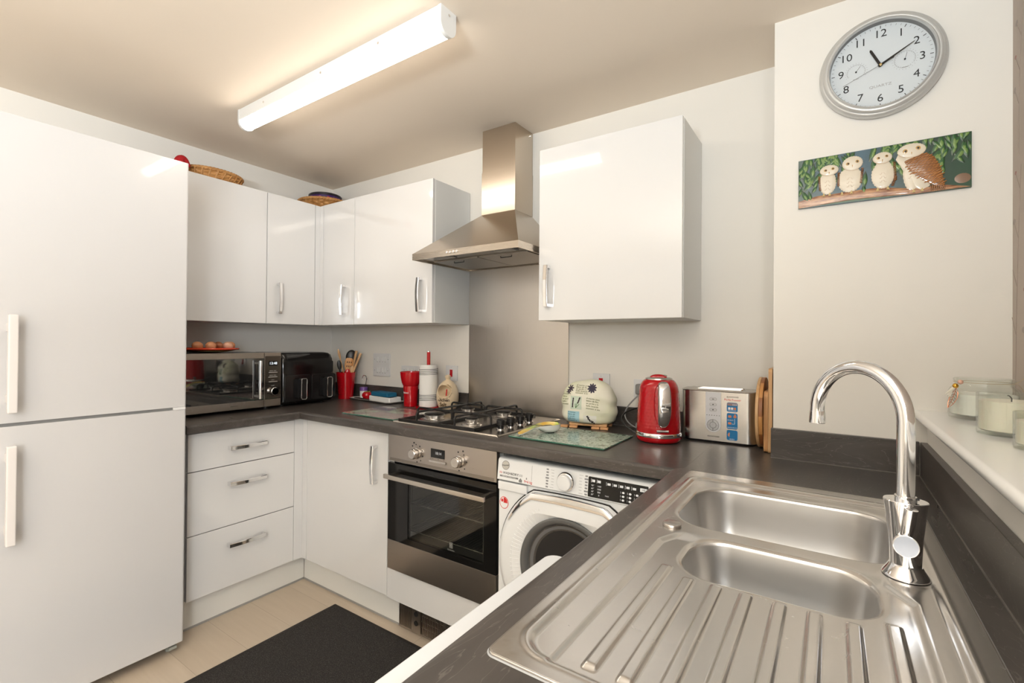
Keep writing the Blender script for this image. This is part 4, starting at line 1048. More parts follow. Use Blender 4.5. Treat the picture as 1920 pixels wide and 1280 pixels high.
def owl(cx, hz, bz, hw, hh, bw, bh, eyes, feet, big=False, wing=None, lean=0, hx=None):
    m = MB()
    rag = lambda P, amp, cx_, cy_: [((u-cx_)*(1+amp*(i % 2))+cx_, (v-cy_)*(1+amp*(i % 2))+cy_) for i, (u, v) in enumerate(P)]
    m.dome(rag(el(cx, bz, bw, bh, 56, lean), .05, cx, bz), pf, .0006, .0032, 5)
    o_ = m.build('owl', M_CREAM, t_, off=L, smooth=60)
    m = MB(); m.dome(rag(el(hx, hz, hw, hh, 48), .04, hx, hz), pf, .0022, .0030, 5); m.build('head', M_CREAM, o_, off=L, smooth=60)
    m = MB(); ringp = [pf(u, v, .0030) for u, v in el(hx, hz, hw*1.0, hh*1.0, 40)]
    m.tube(ringp[2:19], .0006, 5); m.build('face_outline', M_OLINE, o_, off=L)
    for ex in (-eyes, eyes):
        m = MB(); q = hx+ex/W_P; vz = hz-.01-ex*.9
        m.dome(el(q, vz, hw*.20, hw*.20, 16), pf, .0046, .0010, 2); e_ = m.build('eye', M_AMB, o_, off=L)
        m = MB(); m.dome(el(q+.0012, vz, hw*.09, hw*.09, 12), pf, .0055, .0006, 2); m.build('pupil', M_INK, o_, off=L)
    m = MB(); m.dome([(hx-.004, hz+.03), (hx+.004, hz+.03), (hx, hz+.085)], pf, .0046, .0010, 2); m.build('beak', M_AMB, o_, off=L)
    m = MB()
    for r_ in range(3):
        for s_ in (-1, 1):
            z_ = bz-.02+r_*.075; m.tube([pf(cx+s_*.004, z_-.02, .0036), pf(cx+s_*.013, z_+.02, .0036), pf(cx+s_*.02, z_+.01, .0034)], .0005, 5)
    m.build('breast_marking', M_OLINE, o_, off=L)
    for fx in feet:
        m = MB()
        for k in (-1, 0, 1): m.tube([pf(fx, bz+bh/H_P-.02, .003), pf(fx+k*.007, bz+bh/H_P+.045, .0035)], .0011, 6)
        m.build('foot', mat('owl_foot', (.65, .50, .24), .35), o_, off=L)
    if wing:
        for wg in wing:
            m = MB()
            for k in range(wg[4]):
                t2 = k/wg[4]; u = wg[0]+(wg[2]-wg[0])*t2; v = wg[1]+(wg[3]-wg[1])*t2
                m.dome(el(u, v, .0042, .0016, 8, wg[5]), pf, .0012, .0026, 2)
            m.build('wing_feathers', M_OWLB, o_, off=L, smooth=60)
    return o_
OW = owl(.192, .300, .545, .0235, .0165, .0220, .0350, .0090, (.168, .206), hx=.202, wing=[(.138, .40, .146, .70, 12, .3)])
owl(.332, .235, .545, .0250, .0215, .0300, .0375, .0112, (.283, .341), hx=.347, wing=[(.262, .38, .262, .66, 12, -.3), (.408, .36, .396, .66, 12, .4)])
owl(.527, .225, .545, .0220, .0170, .0265, .0400, .0092, (.497, .556), hx=.524, wing=[(.592, .34, .600, .70, 15, .2), (.600, .62, .580, .80, 8, .2)])
ob = owl(.690, .175, .545, .0310, .0200, .0200, .0580, .0138, (.700, .745), hx=.687, big=True)
m = MB(); m.dome([(.612, .22), (.60, .30), (.622, .42), (.645, .56), (.675, .76), (.715, .90), (.745, .945), (.785, .88), (.79, .80), (.75, .66), (.72, .40)], pf, .0010, .0030, 4); m.build('belly', M_CREAM, ob, off=L, smooth=60)
m = MB(); wg = [(.645, .365), (.684, .315), (.725, .29), (.768, .258), (.81, .36), (.84, .55), (.862, .86), (.856, .95), (.80, .87), (.75, .77), (.705, .66), (.664, .53)]
m.dome(wg, pf, .0030, .0026, 4); wo = m.build('wing', M_OWLB, ob, off=L, smooth=60)
m = MB(); random.seed(3)
def inpoly(u, v, P):
    c = False
    for i in range(len(P)):
        (x1, y1), (x2, y2) = P[i], P[i-1]
        if (y1 > v) != (y2 > v) and u < (x2-x1)*(v-y1)/(y2-y1)+x1: c = not c
    return c
for r_ in range(15):
    for c_ in range(12):
        u = .64+c_*.020+(r_ % 2)*.010+random.uniform(-.002, .002); v = .28+r_*.047+random.uniform(-.008, .008)
        if inpoly(u, v, wg): m.dome(el(u, v, .0046 if v < .6 else .0075, .0017, 8, -.45), pf, .0050, .0016, 2)
m.build('feather_pattern', mat('feather_orange', (.42, .17, .045), .25, coat=.7), ob, off=L, smooth=60)
m = MB()
for k in range(8): u = .792+k*.0098; m.dome(el(u, .925, .0020, .0100, 8, -.12), pf, .0020, .0018, 2)
m.build('tail_feathers', M_OWLB, ob, off=L, smooth=60)

# ------------------------------------------------------------------ switches and sockets on the back wall
M_PLATE = mat('switch_plate', (.70, .70, .71), .3); M_ROCK = mat('rocker_white', (.76, .76, .76), .22)
def plate(x0, x1, z0, z1, name, label, cat, group=None):
    L = ((x0+x1)/2, -.0005, (z0+z1)/2); t_ = thing(name, label, cat, L, group=group)
    m = MB(); m.box(x0, x1, -.0095, -.0008, z0, z1, .002); m.build('plate', M_PLATE, t_, off=L); return t_, L
wp = lambda u, v, w_: (u, -.0095-w_, v)
t_, L = plate(.4517, .607, 1.0655, 1.2103, 'switch_grid', 'white eight-switch appliance plate on the wall above the tray', 'switch')
for r_ in range(2):
    for c_ in range(4):
        x = .4845+c_*.0245; z = 1.176-r_*.070
        m = MB(); m.box(x, x+.016, -.0135, -.0093, z-.016, z+.016, .001); rk = m.build('rocker', M_ROCK, t_, off=L)
        m = MB(); m.prism([(x+.004, z-.0205), (x+.012, z-.0205), (x+.012, z-.0185), (x+.004, z-.0185)], wp, 0, .0004); m.build('printed_marking', M_INK, t_, off=L, smooth=0)
for x in (.468, .592):
    for z in (1.103, 1.173): MB().cyl((x, -.0105, z), (x, -.0093, z), .0026, seg=10).build('screw', M_GREY, t_, off=L)
t_, L = plate(.712, .860, 1.050, 1.140, 'wall_socket', 'white double socket on the wall behind the red grinder', 'socket')
for x in (.765, .807): MB().box(x-.008, x+.008, -.0135, -.0093, 1.110, 1.128, .001).build('rocker', M_ROCK, t_, off=L)
for x in (.738, .834): MB().cyl((x, -.0105, 1.113), (x, -.0093, 1.113), .0026, seg=10).build('screw', M_GREY, t_, off=L)
def cooker_switch(x0, x1, z0, z1, label):
    t_, L = plate(x0, x1, z0, z1, 'cooker_switch', label, 'switch'); xc = (x0+x1)/2; zc = (z0+z1)/2
    m = MB(); m.prism([(-.018, zc-.020), (-.0095, zc-.020), (-.0095, zc+.020), (-.013, zc+.020), (-.0125, zc)], lambda u, v, w_: (w_, u, v), xc-.009, xc+.009); m.build('rocker', M_RED, t_, off=L)
    MB().cyl((xc, -.0100, z1-.012), (xc, -.0093, z1-.012), .0015, seg=8).build('screw', M_GREY, t_, off=L)
cooker_switch(1.0755, 1.1605, 1.0675, 1.1535, 'white plate with a red rocker above the cream pot')
cooker_switch(1.985, 2.067, 1.066, 1.1478, 'white plate with a red rocker behind the quilted cover')
t_, L = plate(2.180, 2.327, 1.048, 1.1300, 'wall_socket', 'white socket half hidden behind the red kettle', 'socket')
m = MB(); m.box(2.198, 2.240, -.045, -.0097, 1.066, 1.112, .008, 3); gp = single(m, 'grey_plug', M_GREY, 'grey plug in the socket beside the red kettle', 'plug', (2.22, -.02, 1.066))
m = MB()
def bez(p, n=24):
    p = [Vector(q) for q in p]; out = []
    for k in range(n+1):
        t2 = k/n; a = p
        while len(a) > 1: a = [a[i].lerp(a[i+1], t2) for i in range(len(a)-1)]
        out.append(a[0])
    return out
m.tube(bez([(2.219, -.043, 1.07), (2.19, -.07, 1.03), (2.13, -.07, .99), (2.15, -.06, .93), (2.26, -.10, .926)]), .0032, 8)
m.build('plug_lead', M_GREY, gp, off=(2.22, -.02, 1.066))
Zc = WZ+.0004
# ------------------------------------------------------------------ microwave
L = (.21, -.857, WZ); t_ = thing('microwave', 'steel microwave with mirrored black door beside the fridge', 'microwave', L)
xf = .42; my0, my1 = -1.102, -.6125; mz0, mz1 = .9365, 1.2225
m = MB(); m.box(.03, xf-.022, my0+.004, my1-.004, mz0+.002, mz1-.002, .003); m.build('body', M_BLACK, t_, off=L)
for x in (.07, .36):
    for y in (my0+.05, my1-.05): MB().cyl((x, y, WZ+.0003), (x, y, mz0+.003), .014, seg=14).build('foot', M_BLACK, t_, off=L)
M_MWS = steel('microwave_steel', (.52, .48, .44), .27, (3, 300, 300))
ys = -.7045
m = MB(); m.box(xf-.022, xf, my0, ys-.001, mz1-.0285, mz1, .001); m.box(xf-.022, xf, my0, ys-.001, mz0, mz0+.037, .001)
m.box(xf-.022, xf-.002, my0, ys-.001, mz0+.037, mz1-.0285); d = m.build('door_panel', M_MWS, t_, off=L)
m = MB(); m.box(xf-.002, xf, my0, ys-.001, mz0+.0375, mz1-.029, .0004); m.build('door_glass', mat('mirror_glass', (.012, .012, .012), .03, coat=1, ior=2.2), d, off=L)
m = MB(); m.cyl((xf+.030, -.740, mz0+.048), (xf+.030, -.740, mz1-.040), .0085, seg=20); 
for z in (mz0+.06, mz1-.053): m.box(xf, xf+.028, -.745, -.735, z-.006, z+.006)
m.build('handle', M_CHROME, d, off=L)
m = MB(); m.box(xf-.022, xf, ys+.001, my1, mz0, mz1, .001); c_ = m.build('control_panel', M_MWS, t_, off=L)
m = MB(); m.box(xf, xf+.0012, ys+.004, my1-.002, mz0+.038, mz1-.018, .0004); m.build('mirror_panel', mat('mirror_grey', (.15, .135, .12), .06, .9), c_, off=L)
mf = lambda cy, cz: (lambda u, v, w_: (xf+.0013+w_, cy+u, cz+v))
m = MB(); m.prism(rrect(-.681, -.632, 1.152, 1.178, .002, 2), mf(0, 0), 0, .0006); s_ = m.build('display', M_GBLACK, c_, off=L, smooth=0)
m = MB(); m.text('13:48', .0195, lambda u, v, w_: mf(-.6565, 1.165)(u, v, w_+.0006), w=.0004); m.build('digits', mat('led_white', (.8, .9, 1), .5, emis=(.85, .93, 1), es=.5), c_, off=L, smooth=0)
for z in (1.116, 1.0915, 1.067): m = MB(); m.box(xf+.001, xf+.005, -.681, -.634, z-.0032, z+.0032, .001); m.build('button', M_CHROME, c_, off=L)
m = MB()
for z in (1.1255, 1.101, 1.0765, 1.046): m.text('MICRO  GRILL' if z > 1.1 else 'START', .006, mf(-.6575, z), w=.0003)
m.build('lettering', mat('mw_ink', (.5, .48, .45), .5), c_, off=L, smooth=0)
m = MB(); m.lathe([(.019, 0), (.019, .010), (.0205, .012), (.0205, .024), (.0185, .026)], seg=32, M=Matrix.Translation((xf, -.6575, 1.017)) @ Matrix.Rotation(PI/2, 4, 'Y'), cap=False); kb = m.build('dial', M_CHROME, c_, off=L, smooth=40)
m = MB(); m.lathe([(.0185, .0245), (0, .0245)], seg=32, M=Matrix.Translation((xf, -.6575, 1.017)) @ Matrix.Rotation(PI/2, 4, 'Y')); m.build('dial_cap', mat('dial_dark', (.10, .09, .085), .15, .8), c_, off=L)
m = MB(); m.text('DAEWOO', .008, lambda u, v, w_: (xf+w_, -.855+u, mz0+.018+v), w=.0004); m.build('badge_lettering', M_INK, d, off=L, smooth=0)
# ------------------------------------------------------------------ eggs on a plate
L = (.225, -.915, 1.2235); t_ = thing('egg_plate', 'red plate of eggs on top of the microwave', 'plate', L)
m = MB(); m.lathe([(.055, 1.2228), (.060, 1.2232), (.085, 1.2275), (.120, 1.2335), (.143, 1.2400), (.147, 1.2430), (.144, 1.2445), (.118, 1.2375), (.085, 1.2315), (0, 1.2300)], c=(.215, -.897, 0), seg=72,
              fn=lambda r, z, a: (r*(1+.006*math.sin(26*a)*(r > .1)), z)); m.build('plate', mat('plate_red', (.60, .045, .012), .2, coat=.6), t_, off=L, smooth=50)
m = MB(); m.tube([(.215+.1455*math.cos(a), -.897+.1455*math.sin(a), 1.2425) for a in [2*PI*k/72 for k in range(72)]], .0048, 8, closed=True); m.build('rim', mat('rim_red', (.62, .05, .012), .2, coat=.5), t_, off=L)
m = MB(); m.lathe([(.055, 1.2226), (.118, 1.2318), (.118, 1.2310), (.055, 1.2222)], c=(.215, -.897, 0), seg=48); m.build('underside', mat('plate_under', (.42, .30, .10), .5), t_, off=L)
eggs = [((.29, -.985, 0), 'brown egg at the front left of the red plate', 0), ((.315, -.935, 0), 'brown egg second from the left in the front row', 1), ((.215, -.955, 0), 'pale brown egg at the back left of the red plate', 2),
        ((.235, -.895, 0), 'darker egg in the middle of the red plate', 3), ((.20, -.845, 0), 'darker egg behind the big pale one', 3), ((.285, -.838, 0), 'big pale pinkish egg at the front right of the plate', 4), ((.225, -.800, 0), 'orange-brown egg at the right end of the plate', 1)]
ecol = [(.55, .24, .11), (.60, .27, .13), (.62, .34, .18), (.42, .17, .08), (.68, .38, .25)]
for (x, y, _), lb, c in eggs:
    m = MB(); zr = .0205; prof = []
    for k in range(13):
        a = -PI/2+PI*k/12; s_ = math.sin(a); prof.append((zr*math.cos(a)*(1-.10*s_), .0265*s_))
    rot = Matrix.Translation((0, 0, .0202)) @ Matrix.Rotation(PI/2, 4, 'X') @ Matrix.Rotation(0, 4, 'Y')
    m.lathe([(max(r, 0), z) for r, z in prof], seg=24, M=Matrix.Translation((0, 0, .0215)) @ Matrix.Rotation(PI/2*.82, 4, 'X'))
    mt = mat('eggshell', ecol[c], .42); o_ = m.build('egg', mt, smooth=60); o_.location = (x, y+.012, 1.2335); o_.scale = (1.12, 1.12, 1.1); o_.rotation_euler = (0, 0, random.uniform(0, 3)); tag(o_, lb, 'egg', 'eggs on the red plate')
# ------------------------------------------------------------------ air fryer
L = (.21, -.425, WZ); t_ = thing('air_fryer', 'glossy black twin-drawer air fryer in the corner', 'air fryer', L)
ax = .405; ay0, ay1 = -.6045, -.252
m = MB(); rings = []
for z, ins, fx in ((.932, .012, .012), (.936, .006, .006), (.95, .0, .0), (1.05, .0, .0), (1.12, .0, .002), (1.18, .002, .008), (1.205, .008, .016), (1.216, .018, .028), (1.2205, .035, .05), (1.222, .075, .10)):
    rings.append([(x, y, z) for x, y in rrect(.04+ins, ax-fx, ay0+ins*.5, ay1-ins, .045, 8)])
m.loft(rings); m.build('body', M_GBLACK, t_, off=L, smooth=60)
for x in (.09, .33):
    for y in (ay0+.05, ay1-.05): MB().cyl((x, y, WZ+.0003), (x, y, .936), .014, seg=12).build('foot', M_BLACK, t_, off=L)
for yc in (-.503, -.338):
    m = MB(); hy = .080
    rg = []
    for d, x in ((.0, ax-.002), (.0, ax+.002), (.002, ax+.004)): rg.append([(x, y, z) for y, z in rrect(yc-hy+d, yc+hy-d, .945+d, 1.094-d, .016, 6)])
    m.loft(rg, cap0=False); dr = m.build('drawer', mat('drawer_black', (.010, .009, .009), .16), t_, off=L, smooth=40)
    m = MB(); hz0, hz1 = .958, 1.074; yy = yc+.012
    P = rrect(yy-.0165, yy+.0165, hz0, hz1, .010, 6)
    m.tube([(ax+.044, y, z) for y, z in P], .0028, 8, closed=True); m.build('chrome_ring', M_CHROME, dr, off=L)
    m = MB(); m.loft([[(x, y, z) for y, z in rrect(yy-.015, yy+.015, hz0+.0015, hz1-.0015, .009, 6)] for x in (ax+.004, ax+.043)]); m.build('handle', M_BLACK, dr, off=L)
m = MB(); m.loft([[(x, y, z) for y, z in rrect(-.59, -.275, 1.10, 1.17, .01, 5)] for x in (ax-.001, ax+.0015)]); m.build('touch_panel', M_GBLACK, t_, off=L)
# ------------------------------------------------------------------ utensil pot
ux, uy = .322, -.118
L = (ux, uy, WZ); t_ = thing('utensil_pot', 'red plastic utensil pot beside the air fryer', 'utensil holder', L)
m = MB(); m.lathe([(.043, Zc+.012), (.046, Zc+.016), (.060, Zc+.166), (.0615, Zc+.168), (.059, Zc+.1675), (.044, Zc+.018), (0, Zc+.017)], c=(ux, uy, 0), seg=40)
m.lathe([(.046, Zc), (.0475, Zc+.0155), (.043, Zc+.0155), (.042, Zc)], c=(ux, uy, 0), seg=40, cap=False)
m.build('pot', M_RED, t_, off=L, smooth=40)
m = MB()
for r_ in range(9):
    for c_ in range(4):
        a = math.radians(-100+c_*12); rr = .0462+(.060-.046)*(r_*.014+.03)/.15; z = Zc+.030+r_*.0135
        p = Vector((ux+rr*math.cos(a), uy+rr*math.sin(a), z)); m.cyl(p-Vector((math.cos(a), math.sin(a), 0))*.001, p+Vector((math.cos(a), math.sin(a), 0))*.0014, .0021, seg=6)
m.build('drain_holes_pattern', mat('hole_dark', (.10, .002, .003), .6), t_, off=L)
def utensil(name, label, cat, base, tip, mt, head=None, hr=(.006, .006), parts=None):
    b = Vector(base); t2 = Vector(tip); m = MB(); m.tube([b, b.lerp(t2, .5), t2], [hr[0], (hr[0]+hr[1])/2, hr[1]], 10)
    d = (t2-b).normalized()
    if head:
        cam_dir = (Vector((2.9, -2.06, 1.29))-t2); sd = d.cross(cam_dir).normalized(); fr = sd.cross(d).normalized()
        wd, ln, th = head[:3]; P = []
        n = 20; prf = head[3] if len(head) > 3 else 'oval'
        for k in range(n):
            a = 2*PI*k/n; 
            if prf == 'oval': u, v = wd*math.cos(a), ln*math.sin(a)
            else:
                c, s_ = math.cos(a), math.sin(a); u = wd*math.copysign(abs(c)**.5, c); v = ln*math.copysign(abs(s_)**.5, s_)
                if prf == 'flat' and v < 0: u *= .55+.45*(1+v/ln)
            P.append((u, v))
        c0 = t2+d*ln*.9
        f = lambda u, v, w_: c0+sd*u+d*v+fr*w_
        m.dome(P, f, 0, th); m.dome(P[::-1], lambda u, v, w_: f(u, v, -w_), 0, th*.5)
    o_ = single(m, name, mt, label, cat, tuple(base), smooth=50)
    return o_, (c0, sd, d, fr) if head else None
lat = Vector((.597, .802, 0)); B0 = Vector((ux, uy, Zc+.03))
def up(l, z, dpt=0): p = Vector((ux, uy, 0))+lat*l+Vector((.802, -.597, 0))*dpt; p.z = WZ+z; return tuple(p)
utensil('wooden_spoon', 'slim wooden spoon leaning left out of the red pot', 'utensil', up(.015, .03, -.01), up(-.035, .25, -.01), M_BEECH, (.008, .036, .003), (.004, .004))
utensil('ladle', 'black ladle standing highest at the back of the red pot', 'utensil', up(.0, .03, -.025), up(.026, .225, -.03), M_BLACK, (.034, .045, .010), (.005, .005))
o1, fr1 = utensil('slotted_turner', 'wooden slotted turner in the middle of the red pot', 'utensil', up(.0, .03, .012), up(.012, .165, .012), wood('turner_wood', (.50, .20, .05), (.62, .33, .12), (60, 60, 5)), (.026, .050, .0025, 'flat'), (.006, .008))
c0, sd, d_, fr_ = fr1
for sx in (-.011, .001, .013):
    for q in (.022, -.004):
        m = MB(); m.prism(ellipse(sx, q, .0028, .006, 12), lambda u, v, w_: c0+sd*u+d_*v+fr_*w_, .0022, .0030)
        h_ = m.build('slot', M_DARK, o1, smooth=0); h_.data.transform(Matrix.Translation(-Vector(o1.location)))
utensil('red_spoon', 'small red plastic spoon at the front of the red pot', 'utensil', up(.0, .03, .03), up(.008, .145, .035), M_RED, (.016, .024, .004), (.005, .005))
utensil('wooden_spatula', 'pale wooden handled spatula, left of the two leaning right from the red pot', 'utensil', up(.012, .05, .005), up(.063, .305, .0), M_BEECH, None, (.004, .0085))
utensil('wooden_fork', 'pale wooden handled utensil furthest right in the red pot', 'utensil', up(.006, .07, .018), up(.088, .290, .022), M_BEECH, None, (.004, .0085))
utensil('black_turner', 'black utensil with a steel neck at the left of the red pot', 'utensil', up(-.02, .03, -.005), up(-.038, .185, .0), M_BLACK, (.014, .032, .003), (.0035, .005))
utensil('pale_spatula', 'pale wooden spatula low at the right of the red pot', 'utensil', up(.03, .03, .02), up(.036, .16, .02), M_BEECH, (.014, .026, .003), (.005, .005))
# ------------------------------------------------------------------ tray with bits
L = TL_ = (.572, -.100, WZ); t_ = thing('steel_tray', 'pale metal tray on the worktop below the eight-switch plate', 'tray', L)
TC, TS = math.cos(-.11), math.sin(-.11)
def tr(u, v): return (TL_[0]+u*TC-v*TS, TL_[1]+u*TS+v*TC)
m = MB(); rings = []
for d, z in ((.012, .0), (.004, .006), (.0, .011), (.002, .012), (.012, .003)):
    rings.append([(*tr(u, v), Zc+z) for u, v in rrect(-.205+d, .215-d, -.055+d, .075-d, .02, 6)])
m.loft(rings, cap0=True, cap1=True); m.build('tray', mat('tray_metal', (.62, .60, .57), .35, .6), t_, off=L, smooth=40)
TZ = Zc+.0035
def at_(u, v): return tr(u, v)
x, y = at_(-.172, .038)
L = (x, y, TZ); t_ = thing('small_pot', 'small white pot with a lilac lid on the tray', 'pot', L)
m = MB(); m.lathe([(.0225, TZ), (.0245, TZ+.003), (.0245, TZ+.012), (.0235, TZ+.013), (.0245, TZ+.014), (.0245, TZ+.025), (.0235, TZ+.026), (.0245, TZ+.027), (.0245, TZ+.045)], c=(x, y, 0), seg=32); m.build('pot', M_WHITE, t_, off=L)
m = MB(); m.lathe([(.0255, TZ+.0455), (.0255, TZ+.066), (.0245, TZ+.068), (0, TZ+.068)], c=(x, y, 0), seg=32); m.build('lid', mat('lilac', (.16, .08, .30), .3), t_, off=L)
m = MB(); P = [(x+.012, y, TZ+.0685)]+[(x+.018, y+.003, TZ+.10)]+[(x+.002+.022*math.cos(a), y+.003, TZ+.122+.022*math.sin(a)) for a in [k*PI/12-.3 for k in range(0, 15)]]
m.tube(P, .0024, 8); single(m, 'hooked_whisk', M_CHROME, 'bent metal hook standing on the lilac lid', 'utensil', (x, y, TZ+.0685))
x, y = at_(-.062, -.008); L = (x, y, TZ); t_ = thing('apple_timer', 'glossy red apple-shaped timer on the tray', 'timer', L)
m = MB(); m.lathe([(0, TZ), (.018, TZ), (.0245, TZ+.010), (.0325, TZ+.025), (.030, TZ+.038), (.021, TZ+.047), (.008, TZ+.048), (0, TZ+.043)], c=(x, y, 0), seg=36); m.build('body', M_RED, t_, off=L, smooth=60)
m = MB()
for k in range(5): a = 2*PI*k/5; m.tube([(x, y, TZ+.047), (x+.012*math.cos(a), y+.012*math.sin(a), TZ+.050), (x+.020*math.cos(a), y+.020*math.sin(a), TZ+.0495)], [.003, .0025, .001], 6)
m.build('leaf', mat('apple_leaf', (.30, .20, .03), .5), t_, off=L)
p0 = at_(-.12, -.036); p1 = at_(.01, -.044)
m = MB(); m.tube([(*p0, TZ+.0065), (*p1, TZ+.0065)], .0058, 12); single(m, 'black_peeler', M_BLACK, 'black handled peeler lying at the front of the tray', 'utensil', (*p0, TZ))
p2 = at_(-.180, -.022); p3 = at_(-.04, -.032)
m = MB(); m.box(p2[0], p2[0]+.085, p2[1]-.006, p2[1]+.006, TZ, TZ+.007, .002); single(m, 'black_can_key', M_BLACK, 'flat black utensil lying in front of the small pot', 'utensil', (*p2, TZ))
x, y = at_(.07, .0); L = (x, y, TZ)
m = MB(); rings = []
for d, z in ((.004, 0), (.0, .003), (.0, .030), (.002, .032), (.004, .030), (.006, .006)): rings.append([(*tr(u, v), TZ+z) for u, v in rrect(-.012+d, .198-d, -.030+d, .058-d, .008, 4)])
m.loft(rings); single(m, 'white_dish', M_WHITE, 'white ribbed dish on the tray under the blue sponge', 'dish', L)
m = MB(); rings = []
for d, z in ((.002, .0325), (.0, .0345), (.001, .054), (.004, .057)): rings.append([(*tr(u, v), TZ+z) for u, v in rrect(-.005+d, .165-d, -.022+d, .052-d, .008, 4)])
m.loft(rings); mb = mat('sponge_blue', (.003, .10, .20), .8); nt = NT(mb); nt.bump(nt.noise(nt.coord(), 300, 2), .6, .002)
single(m, 'blue_sponge', mb, 'blue sponge lying in the white dish', 'sponge', (x, y, TZ+.0325))
# ------------------------------------------------------------------ red grinder
x, y = .925, -.135; L = (x, y, WZ); t_ = thing('red_grinder', 'red coffee grinder with a wide hopper beside the kitchen roll', 'grinder', L)
m = MB(); m.lathe([(.034, Zc), (.0375, Zc+.002), (.0385, Zc+.03), (.0385, Zc+.031), (.038, Zc+.032), (.041, Zc+.090), (.0405, Zc+.092), (.042, Zc+.093), (.042, Zc+.116)], c=(x, y, 0), seg=44); m.build('base', M_RED, t_, off=L, smooth=30)
m = MB(); m.lathe([(.041, Zc+.1165), (.044, Zc+.120), (.052, Zc+.138), (.0575, Zc+.165), (.060, Zc+.190), (.0605, Zc+.196), (.058, Zc+.1965), (.055, Zc+.165), (0, Zc+.15)], c=(x, y, 0), seg=44); m.build('hopper', M_RED, t_, off=L, smooth=40)
m = MB(); fcy = lambda u, v, w_: (x+(.0408+w_)*math.sin(u/.041+.785-.75), y-(.0408+w_)*math.cos(u/.041+.785-.75), Zc+.080+v)
m.text('Bialetti', .014, fcy, w=.0006); m.build('lettering', M_WINK, t_, off=L, smooth=0)
# ------------------------------------------------------------------ kitchen roll
x, y = 1.052, -.125; L = (x, y, WZ); t_ = thing('kitchen_roll_stand', 'red stand with a tall post that carries the kitchen roll', 'stand', L)
m = MB(); m.lathe([(.066, Zc), (.069, Zc+.003), (.068, Zc+.009), (.064, Zc+.011), (0, Zc+.011)], c=(x, y, 0), seg=44); m.build('base', M_RED, t_, off=L, smooth=40)
m = MB(); m.cyl((x, y, Zc+.011), (x, y, Zc+.310), .0095, seg=20); m.build('post', M_REDM, t_, off=L)
m = MB(); m.cyl((x, y, Zc+.310), (x, y, Zc+.316), .0100, seg=20); m.build('post_cap', M_CHROME, t_, off=L)
mp_ = mat('paper_white', (.80, .79, .775), .85); nt = NT(mp_); nt.bump(nt.noise(nt.coord((300, 300, 300)), 1, 2), .15, .0006)
L2 = (x, y, Zc+.0115); t_ = thing('kitchen_roll', 'white kitchen roll with dark printed lines on a red stand', 'kitchen roll', L2)
m = MB(); m.lathe([(.020, Zc+.0115), (.0495, Zc+.0115), (.0500, Zc+.013), (.0500, Zc+.238), (.0490, Zc+.2395), (.020, Zc+.2395), (.020, Zc+.0115)], c=(x, y, 0), seg=56, cap=False); m.build('roll', mp_, t_, off=L2, smooth=40)
m = MB(); a0 = math.atan2(-1.93, 1.86)-.28
vs = []
for k in range(9):
    a = a0+k*.085+.0; rr = .0506+.0005; vs.append((x+rr*math.cos(a), y+rr*math.sin(a)))
m.loft([[(*p, Zc+.014-.008) for p in vs], [(*p, Zc+.238) for p in vs]], False, False)
m.build('loose_sheet', mp_, t_, off=L2)
for zs_ in ((.048, .057, .066, .075), (.188, .197, .206, .215)):
    for z in zs_:
        m = MB(); P = [(x+.0513*math.cos(a), y+.0513*math.sin(a), Zc+z+.004*(a-a0)/3) for a in [a0-1.2+k*.09 for k in range(40)]]
        m.tube(P, .0013, 5); m.build('printed_line', M_INK, t_, off=L2)
# ------------------------------------------------------------------ cream salt pig
x, y = 1.168, -.095; L = (x, y, WZ); t_ = thing('cream_pot', 'cream pottery jar with a wide open mouth and dark writing', 'jar', L)
vd = Vector((2.9-x, -2.06-y, 0)).normalized(); vd = Matrix.Rotation(-.38, 4, 'Z') @ vd; sdv = Vector((-vd.y, vd.x, 0))
M_CRM = mat('cream_glaze', (.72, .58, .40), .3, coat=.3)
prof = [(.040, 0), (.045, .003), (.055, .025), (.061, .055), (.0615, .080), (.057, .108), (.046, .132), (.030, .149), (.016, .158), (.011, .163), (.0115, .166), (.0165, .173), (.016, .181), (.010, .187), (0, .188)]
m = MB(); seg = 64; rings = []
fine = []
for (r0, z0_), (r1, z1_) in zip(prof, prof[1:]):
    for k in range(3): fine.append((r0+(r1-r0)*k/3, z0_+(z1_-z0_)*k/3))
fine.append(prof[-1]); mc = (0, .102); ma, mbb = .040, .035
def inside(r, z, a):
    u = r*math.sin(a); 
    return math.cos(a) > 0 and ((u-mc[0])/ma)**2+((z-mc[1])/mbb)**2 < 1
P = {}
for i, (r, z) in enumerate(fine):
    for k in range(seg):
        a = 2*PI*k/seg; rr, zz, aa = r, z, a
        u = r*math.sin(a); e = math.hypot((u-mc[0])/ma, (z-mc[1])/mbb) if math.cos(a) > 0 else 9
        depth = 0
        if e < 1: depth = .078*(1-e**2)**.5*1.0 + .006
        q = Vector((x, y, Zc+z))+vd*(r*math.cos(a)-depth)+sdv*(r*math.sin(a))
        P[i, k] = m.bm.verts.new(q)
for i in range(len(fine)-1):
    for k in range(seg): m.bm.faces.new((P[i, k], P[i, (k+1) % seg], P[i+1, (k+1) % seg], P[i+1, k]))
m.build('jar', M_CRM, t_, off=L, smooth=40)
m = MB(); m.tube([Vector((x, y, Zc+mc[1]+mbb*math.sin(b)))+vd*(math.sqrt(max(.0001, .0605**2*(1-.12*math.sin(b))-(ma*math.cos(b))**2))-.0015)+sdv*(ma*math.cos(b)) for b in [2*PI*k/32 for k in range(32)]], .0022, 7, closed=True); m.build('mouth_lip', M_CRM, t_, off=L)
def pig(u, v, w_): rr = .0595; return Vector((x, y, Zc+v))+vd*(rr*math.cos(u/rr)+w_)+sdv*(rr*math.sin(u/rr))
